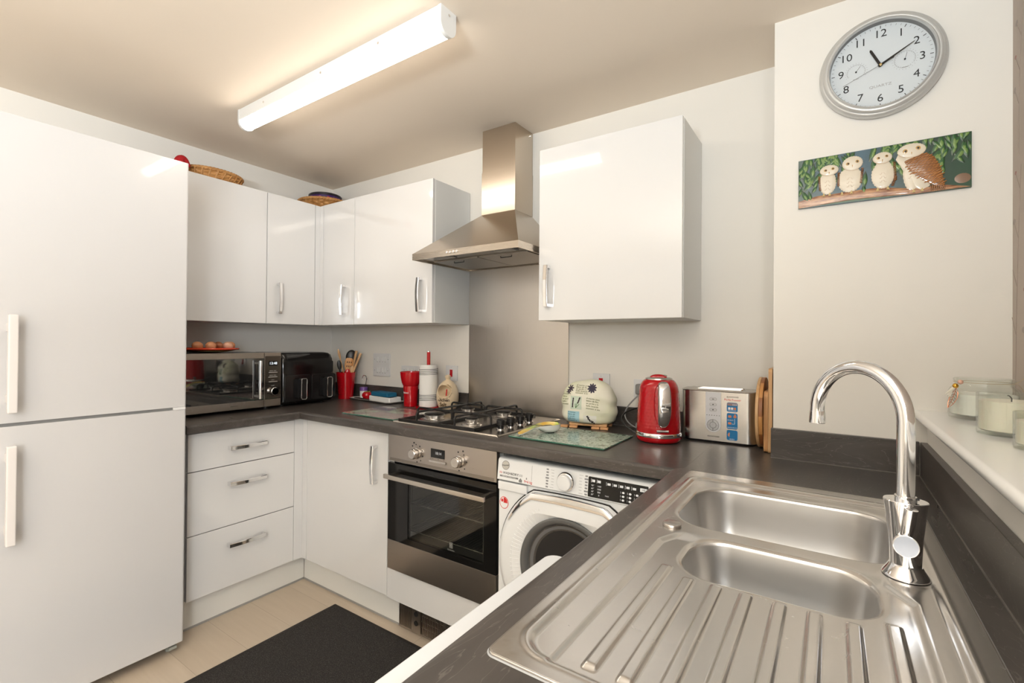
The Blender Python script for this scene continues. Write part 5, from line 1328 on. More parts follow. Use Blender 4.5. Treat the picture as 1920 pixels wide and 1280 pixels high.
m = MB(); m.text('Kitchen', .0235, lambda u, v, w_: pig(u-.003, v+.056, w_+.001), w=.0008, bold=.0009); m.build('lettering', mat('brown_ink', (.06, .03, .012), .5), t_, off=L, smooth=0)
m = MB(); m.text('Salt', .028, lambda u, v, w_: pig(u-.004, v+.031, w_-.001), w=.0008, bold=.001); m.build('lettering', mat('brown_ink2', (.10, .055, .02), .5), t_, off=L, smooth=0)
q = Vector((x, y, Zc+.075))+vd*.022
m = MB(); m.tube([q, q+Vector((0.004, 0, .035))], .0035, 8); single(m, 'small_red_scoop', M_REDM, 'small red handle sticking up inside the cream pot', 'scoop', tuple(q))
# ------------------------------------------------------------------ glass worktop savers
def speckle(name, stops, sc, tintn=None):
    m = mat(name, (.5, .55, .5), .12); t = NT(m)
    n1 = t.noise(t.coord((1, 1, 1)), sc, 6, .75, 1.2); col = t.ramp(n1, stops)
    if tintn:
        n2 = t.noise(t.coord(), 9, 1, .4); col = t.mix(t.ramp(n2, [(.40, (0, 0, 0)), (.52, (.75, .75, .75))]), col, t.mix(n1, tintn[0], tintn[1]))
    t.color(col); return m
M_EDGE = mat('glass_edge_green', (.05, .16, .11), .1, coat=.5)
def board(x0, x1, y0, y1, mt, label, rot=0):
    L = ((x0+x1)/2, (y0+y1)/2, WZ); t_ = thing('glass_chopping_board', label, 'chopping board', L, rz=rot)
    hx, hy = (x1-x0)/2, (y1-y0)/2
    m = MB(); m.loft([[(x, y, z) for x, y in rrect(-hx+d, hx-d, -hy+d, hy-d, .006, 4)] for d, z in ((0, .0015), (0, .0052), (.0008, .006))], cap1=False); m.build('glass_edge', M_EDGE, t_)
    m = MB(); m.loft([[(x, y, z) for x, y in rrect(-hx+d, hx-d, -hy+d, hy-d, .006, 4)] for d, z in ((.0007, .0059), (.0012, .0062))], cap0=True); m.build('printed_face', mt, t_)
    for sx in (-1, 1):
        for sy in (-1, 1): MB().cyl((sx*(hx-.02), sy*(hy-.02), 0.0003), (sx*(hx-.02), sy*(hy-.02), .0016), .006, seg=10).build('rubber_foot', M_WHITE, t_)
board(1.862, 2.262, -.528, -.240, speckle('marble_print', [(.40, (.04, .07, .05)), (.46, (.24, .33, .27)), (.52, (.56, .64, .55)), (.57, (.38, .47, .40)), (.62, (.08, .11, .09))], 42), 'pale green marbled glass board in front of the quilted cover')
board(.842, 1.226, -.535, -.250, speckle('floral_print', [(.40, (.03, .06, .05)), (.46, (.25, .32, .25)), (.53, (.60, .66, .52)), (.60, (.10, .16, .12))], 75, ((.42, .06, .05), (.04, .16, .22))), 'multicoloured speckled glass board left of the hob')
# ------------------------------------------------------------------ spoon rest with teaspoon
bz = WZ+.0066
A = Vector((1.896, -.500, bz)); Bv = Vector((1.984, -.335, bz)); ax = (Bv-A).normalized(); sd = Vector((-ax.y, ax.x, 0))
t_ = thing('spoon_rest', 'yellow spoon rest with white underside beside the hob knobs', 'spoon rest', tuple(A)); L = tuple(A)
secs = [(0, .008, .005, .000), (.006, .016, .008, .001), (.03, .0185, .016, .009), (.06, .0145, .024, .018), (.09, .021, .031, .019), (.12, .034, .034, .003), (.15, .041, .035, .000), (.175, .037, .036, .001), (.192, .024, .036, .008), (.201, .009, .036, .018)]
m = MB(); top = []; botm = []
for s_, w_, zt_, zb_ in secs:
    s_ *= .93
    c = A+ax*s_; ring_t = []; n = 10
    ring_t = [c+sd*(w_*math.cos(PI*k/n))+Vector((0, 0, zt_-(.018 if s_ > .1 else .002)*math.sin(PI*k/n)*min(1, w_/.034))) for k in range(n+1)]
    ring_b = [c+sd*(w_*math.cos(PI*k/n))+Vector((0, 0, zt_-.0006-(zt_-zb_)*math.sin(PI*k/n)**.6)) for k in range(n+1)]
    top.append(ring_t); botm.append(ring_b)
def sheet(m, R):
    V = [[m.bm.verts.new(p) for p in r] for r in R]
    for a, b in zip(V, V[1:]):
        for k in range(len(a)-1): m.bm.faces.new((a[k], a[k+1], b[k+1], b[k]))
sheet(m, top); my = mat('lemon_glaze', (.72, .52, .10), .2, coat=.6); nt = NT(my); nt.color(nt.ramp(nt.noise(nt.coord(), 14, 2), [(.4, (.78, .50, .10)), (.55, (.75, .62, .20)), (.68, (.42, .60, .12))]))
m.build('bowl_top', my, t_, off=L, smooth=60)
m = MB(); sheet(m, botm); m.build('underside', mat('rest_white', (.78, .78, .76), .2, coat=.5), t_, off=L, smooth=60)
m = MB(); c = A+ax*.132+Vector((0, 0, .0275)); m.dome([(u, v) for u, v in ellipse(0, 0, .022, .0115, 20)], lambda u, v, w_: c+ax*u+sd*v+Vector((0, 0, w_)), 0, .0035)
m.tube([c-ax*.018, c-ax*.06+Vector((0, 0, .007)), c-ax*.105+Vector((0, 0, .0035))], [.0022, .0015, .0024], 8)
single(m, 'teaspoon', mat('dull_spoon', (.30, .28, .25), .25, 1), 'metal teaspoon lying in the yellow spoon rest', 'spoon', tuple(c))
# ------------------------------------------------------------------ quilted cover
qx, qy = 2.022, -.125; rz = .23
t_ = thing('quilted_cover', 'cream quilted appliance cover printed with flowers and handwriting', 'cover', (qx, qy, WZ), rz)
def qs(x, z):      # half depth of the cushion at (x, z in 0..1 height)
    return 1
HWQ, HDQ, HQ = .118, .070, .186; ZB = .0215
def quilt(u, v):
    """u angle round, v 0 bottom .. 1 top"""
    c, s_ = math.cos(u), math.sin(u)
    vv = v; 
    hgt = ZB+HQ*vv
    k = max(0, 1-(max(0, vv-.42)/.58)**3.1)**.5 if vv > .42 else 1-.05*((.42-vv)/.42)**2
    if vv < .10: k *= .86+.14*math.sin(vv/.10*PI/2)
    e = .62
    X = HWQ*k*math.copysign(abs(c)**e, c); kd = max(0, 1-(max(0, vv-.35)/.65)**3)**.6
    Y = HDQ*(kd if vv > .35 else (1 if vv > .1 else k))*math.copysign(abs(s_)**.85, s_)
    puff = 1+.026*math.sin(X*58+vv*5)+.020*math.sin(vv*21+X*20)
    return Vector((X*puff, Y*puff, hgt+.003*math.sin(X*45)*(vv > .5)))
m = MB(); NU, NV = 96, 40; Vv = []
for j in range(NV+1):
    v = math.sin(j/NV*PI/2)**1.0 if j > NV*.5 else j/NV*math.sqrt(2)
    v = 1-(1-j/NV)**1.6
    row = [m.bm.verts.new(quilt(2*PI*k/NU, v)) for k in range(NU)] if j < NV else [m.bm.verts.new((0, 0, ZB+HQ))]
    Vv.append(row)
for a, b in zip(Vv, Vv[1:]):
    for k in range(NU):
        if len(b) == 1: m.bm.faces.new((a[k], a[(k+1) % NU], b[0]))
        else: m.bm.faces.new((a[k], a[(k+1) % NU], b[(k+1) % NU], b[k]))
m.bm.faces.new(Vv[0][::-1])
M_Q = mat('quilt_cream', (.70, .68, .56), .75); nt = NT(M_Q)
vo = nt.n('ShaderNodeTexVoronoi'); nt.l(nt.coord((14, 14, 14)), vo.inputs['Vector']); vo.inputs['Scale'].default_value = 1
nt.color(nt.mix(nt.ramp(nt.noise(nt.coord((9, 9, 9)), 1, 1), [(.4, (0, 0, 0)), (.6, (1, 1, 1))]), (.80, .78, .67), (.72, .725, .55))); nt.bump(vo.outputs['Distance'], .35, .012)
cov = m.build('cover', M_Q, t_, smooth=70)
# surface lookup for printed patches: y of the front for (x, z)
import mathutils
bvh = mathutils.bvhtree.BVHTree.FromObject(cov, bpy.context.evaluated_depsgraph_get())
bm_ = bmesh.new(); bm_.from_mesh(cov.data); bvh = mathutils.bvhtree.BVHTree.FromBMesh(bm_); bm_.free()
def front(u, v, w_):
    h = bvh.ray_cast(Vector((u, -.5, v)), Vector((0, 1, 0)))
    y = h[0].y if h[0] is not None else -.06
    return (u, y-.0004-w_, v)
def patch(m, P, w0=0, w1=.0004, sub=6):
    """grid patch that follows the cloth: P = (x0,x1,z0,z1)"""
    x0, x1, z0, z1 = P; V = [[m.bm.verts.new(front(x0+(x1-x0)*i/sub, z0+(z1-z0)*j/sub, w0)) for i in range(sub+1)] for j in range(sub+1)]
    for j in range(sub):
        for i in range(sub): m.bm.faces.new((V[j][i], V[j][i+1], V[j+1][i+1], V[j+1][i])).material_index = m.mi
hz = lambda f: ZB+HQ*f
def cpatch(name, P, col, parent=cov): m = MB(); patch(m, P, .0003); return m.build(name, mat(name, col, .8), parent, smooth=60)
cpatch('lavender_patch', (-.070, -.020, hz(.33), hz(.63)), (.58, .66, .55)); cpatch('blue_patch', (-.082, -.030, hz(.035), hz(.28)), (.36, .58, .66)); cpatch('white_patch', (-.012, .044, hz(.04), hz(.20)), (.72, .72, .66))
def write(name, lines, x, z, size, col, dz, slant=0):
    m = MB()
    for i, s in enumerate(lines): m.text(s, size, lambda u, v, w_, i=i: front(x+u, z-i*dz+v+slant*u, w_+.0008), w=.0003, align='LEFT')
    m.build(name, mat(name, col, .8), cov, smooth=0)
olv = (.16, .17, .05)
scr = ['al merito avec sa', 'lettre de fleurs', 'un jardin a la rose', 'belle lavande ma', 'souvenir d ete']
write('handwriting_lettering', [s[:13] for s in scr], -.048, hz(.88), .0100, olv, .0078, -.05)
write('handwriting_lettering', [s[:14] for s in scr], .000, hz(.60), .0100, olv, .0105, -.12)
write('handwriting_lettering', [s[:7] for s in scr], -.110, hz(.66), .0100, olv, .0105, .05)
write('handwriting_lettering', [s[:10] for s in scr], -.082, hz(.26), .0095, (.03, .10, .13), .0090, -.05)
def flower(x, z, r, n, col):
    m = MB()
    for k in range(n):
        a = 2*PI*k/n+.2; c = (x+.6*r*math.cos(a), z+.6*r*math.sin(a)); P = [front(p[0], p[1], .0008) for p in ellipse(*c, r*.45, r*.20, 10, a)]
        m.bm.faces.new([m.bm.verts.new(p) for p in P])
    m.bm.faces.new([m.bm.verts.new(front(p[0], p[1], .0012)) for p in ellipse(x, z, r*.35, r*.35, 12)])
    m.build('flower_print', mat('flower_ink', col, .8), cov, smooth=0)
flower(.022, hz(.82), .0200, 10, (.045, .04, .065)); flower(-.072, hz(.80), .0150, 7, (.05, .035, .055)); flower(-.080, hz(.72), .0120, 6, (.05, .035, .055))
m = MB()
for (x0, z0, x1, z1, n) in ((-.0605, hz(.38), -.057, hz(.60), 10), (-.036, hz(.48), -.027, hz(.61), 8)):
    for k in range(n): t2 = k/n; m.bm.faces.new([m.bm.verts.new(front(p[0], p[1], .0011)) for p in ellipse(x0+(x1-x0)*t2, z0+(z1-z0)*t2, .0036, .0028, 8, k)])
m.build('lavender_print', mat('lavender_ink', (.06, .04, .05), .8), cov, smooth=0)
m = MB()
for x1, z1 in ((-.047, .46), (-.038, .49), (-.030, .455)): m.tube([front(-.046, hz(.36), .0012), front((-.046+x1)/2, hz((.36+z1)/2), .0012), front(x1, hz(z1), .0012)], .0009, 5)
m.build('leaf_print', mat('leaf_ink', (.04, .16, .03), .8), cov)
m = MB()
for k in range(22): m.bm.faces.new([m.bm.verts.new(front(p[0], p[1], .0011)) for p in ellipse(.004+k*.0012+random.uniform(-.003-k*.0002, .003+k*.0002), hz(.185-k*.0075), .0034, .0026, 8, k)])
m.build('sprig_print', M_INK, cov, smooth=0)
m = MB(); m.box(-.08, .085, -.048, .055, .0105, .0225, .002); 
brd = m.build('wooden_board', M_BEECH, t_)
for x in (-.098, -.058, .038, .075):
    for y in (-.052, .05):
        if abs(x) > .09 and y > 0: continue
        MB().box(x-.017, x+.017, y-.012, y+.012, .0005, .0105, .002).build('wooden_foot', mat('foot_orange', (.62, .33, .15), .45), t_)
# ------------------------------------------------------------------ kettle
kx, ky = 2.362, -.245
vd = Vector((2.9086-kx, -2.0636-ky, 0)); krot = math.atan2(vd.y, vd.x)
t_ = thing('electric_kettle', 'glossy red kettle with a dimpled body and chrome handle', 'kettle', (kx, ky, WZ))
def dim(r, z, a):
    n = 34; b = (z-.05)/.012
    return (r+.0011*abs(math.sin(a*n/2+(PI/2 if int(b) % 2 else 0)))*math.sin(PI*(b % 1))*(.045 < z < .195) , z)
m = MB(); prof = [(.0795, .0375)] + [(.0795-(.0095)*((k/44)**1.6), .040+.165*k/44) for k in range(45)] + [(.0665, .214), (.061, .224), (.055, .2305), (.050, .233)]
m.lathe(prof, seg=136, fn=dim, cap=False); body = m.build('body', M_RED, t_, smooth=50)
m = MB(); m.lathe([(.070, .0005), (.0785, .006), (.082, .014), (.0825, .022)], seg=56); m.build('power_base', M_RED, t_, smooth=50)
m = MB(); m.lathe([(.0826, .0225), (.0835, .024), (.0835, .034), (.0815, .0375), (.079, .038)], seg=64); m.build('chrome_ring', M_CHROME, t_, smooth=40)
m = MB(); m.lathe([(.0505, .2325), (.049, .2375), (.040, .2405), (0, .2415)], seg=48); lid = m.build('lid', M_STEEL, t_, smooth=50)
e1 = Vector((math.cos(krot+.30), math.sin(krot+.30), 0)); e2 = Vector((-e1.y, e1.x, 0))
def kf(u, v, w_, R=.0): return None
m = MB(); m.dome([(u, v) for u, v in rrect(-.033, .030, -.0125, .0125, .011, 5)], lambda u, v, w_: Vector((.958*u, .286*u, 0))+Vector((-.286*v, .958*v, .2405+w_)), 0, .0115); m.build('lid_knob', M_RED, lid, smooth=50)
m = MB(); m.dome([(u, v) for u, v in rrect(.006, .031, -.008, .008, .006, 4)], lambda u, v, w_: Vector((.958*u, .286*u, 0))+Vector((-.286*v, .958*v, .2460+w_)), 0, .0045); m.build('knob_inlay', M_STEEL, lid, smooth=50)
# handle faces a little right of the camera line
hd = Vector((math.cos(krot+.17), math.sin(krot+.17), 0)); hs = Vector((-hd.y, hd.x, 0))
Rk = lambda z: .0795-(.0095)*max(0, min(1, (z-.04)/.165))**1.6
m = MB(); P = [(hs.x*0, 0)]
def hp(o, z, s_=0): q = hd*(Rk(z)+o)+hs*s_; return Vector((q.x, q.y, z))
path = [hp(-.004, .208), hp(.012, .220), hp(.030, .218), hp(.042, .200), hp(.047, .168), hp(.046, .135), hp(.040, .108), hp(.028, .087), hp(.012, .075), hp(-.004, .073)]
path = bez(path[:1]+path, 26) if False else path
def smooth_path(P, n=5):
    out = []
    for i in range(len(P)-1):
        p0 = P[max(i-1, 0)]; p1 = P[i]; p2 = P[i+1]; p3 = P[min(i+2, len(P)-1)]
        for k in range(n):
            t2 = k/n; out.append(.5*((2*p1)+(-p0+p2)*t2+(2*p0-5*p1+4*p2-p3)*t2*t2+(-p0+3*p1-3*p2+p3)*t2**3))
    out.append(P[-1]); return out
sp = smooth_path(path); rings = []
for i, p in enumerate(sp):
    a = sp[max(i-1, 0)]; b = sp[min(i+1, len(sp)-1)]; tg = (b-a).normalized(); nn_ = hs.cross(tg).normalized()
    u = i/(len(sp)-1); wv = .006+.0165*max(0, math.sin(PI*u))**.5; th_ = .0085
    rings.append([p+hs*(wv*math.cos(2*PI*k/16))+nn_*(th_*math.sin(2*PI*k/16)) for k in range(16)])
m.loft(rings); hn = m.build('handle', mat('handle_grey', (.30, .28, .27), .3, .7), t_, smooth=60)
m = MB(); rings = []
for i, p in enumerate(sp):
    if i < 2 or i > len(sp)-3: continue
    a = sp[i-1]; b = sp[i+1]; tg = (b-a).normalized(); nn_ = hs.cross(tg).normalized()
    if nn_.dot(hd) < 0 and abs(nn_.z) < .9: nn_ = -nn_
    nn_ = (p-Vector((hd.x*.06, hd.y*.06, .13))).normalized()
    u = (i-2)/(len(sp)-5); wv = .0015+.0175*max(0, math.sin(PI*u))**.5
    rings.append([p+hs*(wv*math.cos(2*PI*k/12))+nn_*(.0078+.003*math.sin(2*PI*k/12)) for k in range(12)])
m.loft(rings); m.build('chrome_inlay', M_CHROME, hn, smooth=60)
# recessed panel outline behind the handle
m = MB(); P = []
for k in range(40):
    a = 2*PI*k/40; z = .147+.081*math.copysign(abs(math.sin(a))**.8, math.sin(a)); P.append(hp(.0012, z, .030*math.cos(a)))
m.tube(P, .0014, 6, closed=True); m.build('handle_recess_rim', M_REDM, t_)
m = MB(); P = [hp(.003-.0*abs(s_), .0500, s_) for s_ in (-.021, -.01, 0, .01, .021)]
m.tube(P, .0052, 10); m.build('switch', M_CHROME, t_, smooth=60)
m = MB()
for s_ in (-.020, -.012, -.004): m.cyl(hp(.001, .062, s_), hp(.0022, .062, s_), .0010, seg=6)
m.build('printed_marking', M_WINK, t_)
lt = Vector((-.958, -.286, 0))
m = MB(); m.dome(ellipse(0, 0, .010, .012, 16), lambda u, v, w_: lt*(.080+w_)+Vector((-lt.y, lt.x, 0))*u+Vector((0, 0, .052+v)), 0, .005); m.build('side_bump', M_GREY, t_)
m = MB(); b_ = bez([(kx-.078, ky+.01, WZ+.012), (kx-.13, ky+.0, WZ+.035), (kx-.185, ky+.03, WZ+.060), (kx-.20, ky+.10, WZ+.085), (kx-.10, ky+.15, WZ+.105)])
m.tube(b_, .0033, 8); m.build('cord', M_BLACK, t_, off=(kx, ky, WZ))
# ------------------------------------------------------------------ toaster
tx0, tx1, ty0, ty1 = 2.420, 2.686, -.160, -.022; tz0, tz1 = .008, .1945
L = ((tx0+tx1)/2, -.09, WZ); rt = .0
t_ = thing('toaster', 'brushed steel toaster with blue stickers beside the red kettle', 'toaster', L); hx = (tx1-tx0)/2; hy = (ty1-ty0)/2; cyo = (ty0+ty1)/2-L[1]
def tr_ring(d, z): return [(x, y+cyo, z) for x, y in rrect(-hx+d, hx-d, -hy+d, hy-d, .036, 10)]
m = MB(); m.loft([tr_ring(0, tz0), tr_ring(0, tz1-.006), tr_ring(.0006, tz1-.003)], cap0=True, cap1=False); bd = m.build('body', steel('toaster_steel', (.62, .60, .58), .24, (3, 3, 300)), t_, smooth=40)
m = MB(); m.loft([tr_ring(.0, tz1-.0045), tr_ring(-.001, tz1-.002), tr_ring(.001, tz1+.001), tr_ring(.006, tz1+.002)], cap0=False); m.build('top_plate', M_STEEL, t_, smooth=40)
m = MB(); m.loft([tr_ring(.006, .0003), tr_ring(.003, .0078)]); m.build('base', M_BLACK, t_)
for dy in (-.018, .026):
    m = MB(); m.loft([[(x, y+cyo+dy, z) for x, y in rrect(-.082+d, .082-d, -.012+d, .012-d, .009, 5)] for d, z in ((0, tz1+.0015), (.001, tz1+.0045), (.002, tz1+.0045), (.003, tz1+.0022))], cap0=False, cap1=False); m.build('slot_rim', M_CHROME, t_)
    m = MB(); m.loft([[(x, y+cyo+dy, z) for x, y in rrect(-.079, .079, -.009, .009, .007, 5)] for z in (tz1+.0021, tz1+.0026)]); m.build('slot', M_DARK, t_)
tf = lambda u, v, w_: (u, -hy+cyo-w_, v)
px = lambda c: -hx+(c-50)/ (1330-50)*(2*hx)            # from the detail view
m = MB(); u0, u1 = -.040, .0135; uc = (u0+u1)/2; ur = (u1-u0)/2; zc_ = .0665
P = [(u1, tz1-.0055), (u0, tz1-.0055)]+[(uc-ur*math.cos(PI*k/16), zc_-ur*math.sin(PI*k/16)) for k in range(17)]
m.prism(P, tf, 0, .0025); cp = m.build('control_panel', mat('toaster_panel', (.66, .67, .70), .35), t_, smooth=0)
tp2 = lambda u, v, w_: tf(u, v, w_+.0025)
for z, s in ((.163, '■'), (.143, '□'), (.1235, '✻')):
    m = MB(); m.prism(rrect(uc-.0125, uc+.0125, z-.0062, z+.0062, .006, 5), tp2, 0, .0016); b_ = m.build('button', mat('button_edge', (.30, .30, .31), .4), cp, smooth=0)
    m = MB(); m.prism(rrect(uc-.0117, uc+.0117, z-.0054, z+.0054, .0052, 5), tp2, .0016, .0019); m.build('button_face', mat('button_face', (.58, .59, .61), .35), cp, smooth=0)
m = MB()
for k, z in enumerate((.163, .143, .1235)): m.prism(ellipse(uc, z, .004 if k == 0 else .0022, .0013 if k == 0 else .0022, 10), tp2, .0019, .0022)
for k in range(6): m.cyl(tp2(uc-.0215+k*.0086, .1025, 0), tp2(uc-.0215+k*.0086, .1025, .0006), .0014, seg=10)
m.build('printed_dot', M_INK, cp, smooth=0)
m = MB(); m.lathe([(.0205, 0), (.0205, .0012), (.0198, .0016), (.0115, .0016), (.0112, .0012), (.0105, .0012), (.0102, .003), (0, .0032)], seg=48, M=Matrix.Translation(tp2(uc, .0665, 0)) @ Matrix.Rotation(PI/2, 4, 'X')); dl = m.build('dial', mat('dial_face_grey', (.50, .51, .53), .3, .3), cp, smooth=30)
m = MB()
for rr in (.0206, .0110): m.tube([tp2(uc+rr*math.cos(a), .0665+rr*math.sin(a), .0016) for a in [2*PI*k/40 for k in range(40)]], .0005, 5, closed=True)
for sg in (1, -1): m.tube([tp2(uc, .0665+sg*.0115, .002), tp2(uc, .0665+sg*.020, .002)], .0006, 5); m.tube([tp2(uc+sg*.0150, .0655, .002), tp2(uc+sg*.0180, .0665, .002)], .0004, 5)
m.tube([tp2(uc, .0720, .0033), tp2(uc+.002, .0655, .0033), tp2(uc, .0625, .0033), tp2(uc-.002, .0655, .0033)], .0004, 5, closed=True); m.build('printed_marking', M_INK, cp)
m = MB(); m.text('KENWOOD', .0078, lambda u, v, w_: tf(uc+.001+u, .0235+v, w_), w=.0004); m.text('KENWOOD', .0074, lambda u, v, w_: tf(.0530+u, .174+v, w_), w=.0004); m.build('lettering', M_INK, t_, smooth=0)
m = MB(); m.text('PerfecToaster', .0098, lambda u, v, w_: tf(.0530+u, .1635+v, w_), w=.0004); m.build('red_lettering', M_REDINK, t_, smooth=0)
s0, s1 = .0335, .0700
for i, (z0_, z1_) in enumerate(((.120, .154), (.0575, .1155), (.0165, .0535))):
    m = MB(); m.prism(rrect(s0, s1, z0_, z1_, .006, 5), tf, 0, .0004); sk = m.build('sticker', M_BLUEINK, t_, smooth=0)
    tw = lambda u, v, w_: tf(u, v, w_+.0004); mo = MB(); mw_ = MB(); mg = MB()
    if i == 0:
        mg.prism(rrect(s0+.0008, s1-.0008, .1425, .153, .004, 3), tw, 0, .0002)
        for k in range(6): (mo if k < 3 else mw_).prism(ellipse(s0+.005+k*.0053, .1465, .0016, .0016, 8), tw, .0002, .0004)
        for k in range(3): (mo if k == 2 else mw_).prism(rrect(s0+.0045+k*.0095, s0+.012+k*.0095, .128, .1365, .001, 2), tw, 0, .0003)
        mw_.text('BROWNING', .0048, lambda u, v, w_: tw((s0+s1)/2+u, .124+v, w_), w=.0002)
    elif i == 1:
        for cx_, cz_, a_ in ((s0+.010, .103, .0055), (s1-.009, .103, .0050), (s0+.010, .078, .0055)): mo.prism(rrect(cx_-a_, cx_+a_, cz_-.004, cz_+.004, .002, 3), tw, 0, .0003)
        mo.prism(rrect(s1-.0115, s1-.0065, .106, .112, .001, 2), tw, 0, .0003)
        mw_.text('RE-HEATS', .0046, lambda u, v, w_: tw((s0+s1)/2-.006+u, .0895+v, w_), w=.0002); mw_.text('FROZEN BREADS', .0042, lambda u, v, w_: tw((s0+s1)/2+u, .0625+v, w_), w=.0002)
        mw_.tube([tw(s0+.017, .076, .0003), tw(s1-.010, .076, .0003), tw(s1-.010, .096, .0003)], .0007, 5)
    else:
        mo.prism([(s0+.009, .029)]+[(s0+.011-.007*math.sin(PI*k/8), .036+.008*math.cos(PI*k/8)*-1) for k in range(9)], tw, 0, .0003)
        mw_.text('BAGELS', .0048, lambda u, v, w_: tw((s0+s1)/2+u, .0205+v, w_), w=.0002)
    mo.build('orange_print', mat('orange_ink', (.62, .22, .10), .5), sk, smooth=0); mw_.build('white_print', M_WINK, sk, smooth=0)
    if i == 0: mg.build('grey_print', mat('band_grey', (.22, .20, .24), .5), sk, smooth=0)
    else: mg.bm.free()
# ------------------------------------------------------------------ wooden boards on edge
L = (2.700, -.135, WZ); t_ = thing('round_wooden_board', 'round striped wooden board standing on edge beside the toaster', 'chopping board', L)
m = MB(); m.cyl((2.6905, -.135, Zc+.1255), (2.7005, -.135, Zc+.1255), .125, seg=72, b=.002); m.build('left_layer', M_BEECH, t_, off=L, smooth=30)
m = MB(); m.cyl((2.7006, -.135, Zc+.1255), (2.7125, -.135, Zc+.1255), .1248, seg=72, b=.002); mt = mat('block_wood', (.4, .17, .05), .4); nt = NT(mt)
ck = nt.n('ShaderNodeTexChecker'); nt.l(nt.coord((16, 16, 16)), ck.inputs[0]); ck.inputs['Scale'].default_value = 1; ck.inputs[1].default_value = (.50, .24, .08, 1); ck.inputs[2].default_value = (.27, .10, .03, 1); nt.color(ck.outputs[0]); m.build('right_layer', mt, t_, off=L, smooth=30)
m = MB(); P = rrect(-.232, -.03, 0, .208, .018, 6); m.prism(P, lambda u, v, w_: (w_, u, Zc+v), 2.7145, 2.7275); single(m, 'rectangular_wooden_board', M_BAMBOO, 'low rectangular wooden board behind the round one', 'chopping board', (2.72, -.13, WZ))
m = MB(); P = rrect(-.2395, -.04, .0, .286, .012, 6); m.prism(P, lambda u, v, w_: (w_, u, Zc+v), 2.7290, 2.7405); 
single(m, 'tall_wooden_board', M_BEECH, 'tallest wooden board, nearest the clock wall', 'chopping board', (2.735, -.14, WZ))
# ------------------------------------------------------------------ candles on the sill
SZ = 1.1053
M_WAX = mat('candle_wax', (.80, .765, .64), .45, sss=.15); M_JWAX = mat('candle_wax_white', (.80, .80, .74), .5, sss=.1)
def tumbler(x, y, r, h, wax, label, name='glass_candle'):
    t_ = thing(name, label, 'candle', (x, y, SZ)); w_ = .003
    m = MB(); m.lathe([(r-.003, 0), (r-.0008, .0015), (r, .005), (r, h-.001), (r-w_*.5, h), (r-w_, h-.001), (r-w_, .010), (r-w_-.003, .008), (0, .0075)], seg=64); m.build('glass', M_GLASS, t_, smooth=40)
    m = MB(); m.lathe([(r-w_-.0035, .0085), (r-w_-.0006, .0108), (r-w_-.0006, wax), (r-w_-.002, wax+.0008), (.01, wax-.001), (0, wax-.001)], seg=56); wx = m.build('wax', M_WAX, t_, smooth=40)
    m = MB(); m.tube([(0, 0, wax-.001), (.0005, .001, wax+.006), (-.003, .0, wax+.011), (-.006, 0, wax+.012)], .0012, 7); m.build('wick', M_BLACK, t_)
tumbler(3.2145, -.665, .0530, .0860, .070, 'tall cream candle in a clear tumbler, between the jar and the small candle')
tumbler(3.2250, -.835, .0455, .0660, .050, 'small cream candle in a clear tumbler, nearest on the sill')
jx, jy = 3.222, -.405
t_ = thing('candle_jar', 'embossed glass candle jar at the far end of the white sill', 'candle', (jx, jy, SZ)); r = .066
def emb(rr, z, a): return (rr+(.0012*math.sin(a*22+(z*230))*math.sin(a*22-(z*230)) if .008 < z < .066 and rr > .06 else 0), z)
prof = [(r-.006, 0), (r-.001, .002), (r, .008)]+[(r, .008+.06*k/20) for k in range(1, 21)]+[(r-.001, .072), (r-.004, .078), (r-.011, .0835), (r-.0125, .088), (r-.0125, .094), (r-.0095, .096), (r-.0095, .1015), (r-.012, .103), (r-.016, .1015), (r-.0165, .086), (r-.007, .075), (r-.0035, .068), (r-.0035, .012), (r-.008, .009), (0, .009)]
m = MB(); m.lathe(prof, seg=132, fn=emb); m.build('glass', M_GLASS, t_, smooth=50)
m = MB(); m.lathe([(r-.008, .0100), (r-.0045, .0125), (r-.0045, .062), (r-.007, .0635), (0, .0625)], seg=56); m.build('wax', M_JWAX, t_, smooth=40)
m = MB(); rr = r-.0100
m.tube([(rr*math.cos(a), rr*math.sin(a), .0925) for a in [2*PI*k/40 for k in range(40)]], .0006, 5, closed=True); m.tube([(rr, .0, .0925), (rr+.008, .003, .097), (rr+.018, .006, .108)], .0006, 5); m.tube([(rr, .0, .0925), (rr+.008, .003, .088), (rr+.016, .006, .072)], .0005, 5)
m.build('string', mat('gold_string', (.45, .36, .22), .5), t_)
dv = Vector((-.84, -.54, 0)); q = dv*(r-.009)
m = MB(); m.lathe([(0, -.006), (.0045, -.004), (.006, 0), (.0045, .004), (0, .006)], c=tuple(q+Vector((0, 0, .093))), seg=16); m.build('pink_bead', mat('bead_pink', (.70, .42, .32), .4), t_, smooth=60)
q2 = q+Vector((-.010, -.004, .0835))
m = MB(); m.lathe([(0, -.0065), (.005, -.005), (.0065, 0), (.004, .005), (0, .0065)], c=tuple(q2), seg=16); m.build('gold_bead', mat('gold_bead', (.65, .36, .06), .2, 1), t_, smooth=60)
m = MB()
for k in range(9): m.tube([q2, q2+Vector((-.004-.0025*(k % 3), -.003+.0012*(k//3), -.008)), q2+Vector((-.016-.0016*(k % 3)+.003*(k//3), -.004+.0015*(k//3), -.018-.0015*k))], .0011, 5)
m.build('tassel', mat('tassel_cream', (.80, .76, .66), .8), t_)
lf0 = q2+Vector((.002, 0, -.006)); ld = Vector((-.30, -.1, -1)).normalized(); ls = Vector((.75, -.50, -.12)).normalized()
LF = lambda u, v: lf0+ld*v+ls*u
out = [(0, 0), (.006, .010), (.0085, .022), (.0075, .034), (.003, .045), (-.002, .053), (-.0055, .040), (-.0065, .026), (-.005, .012)]
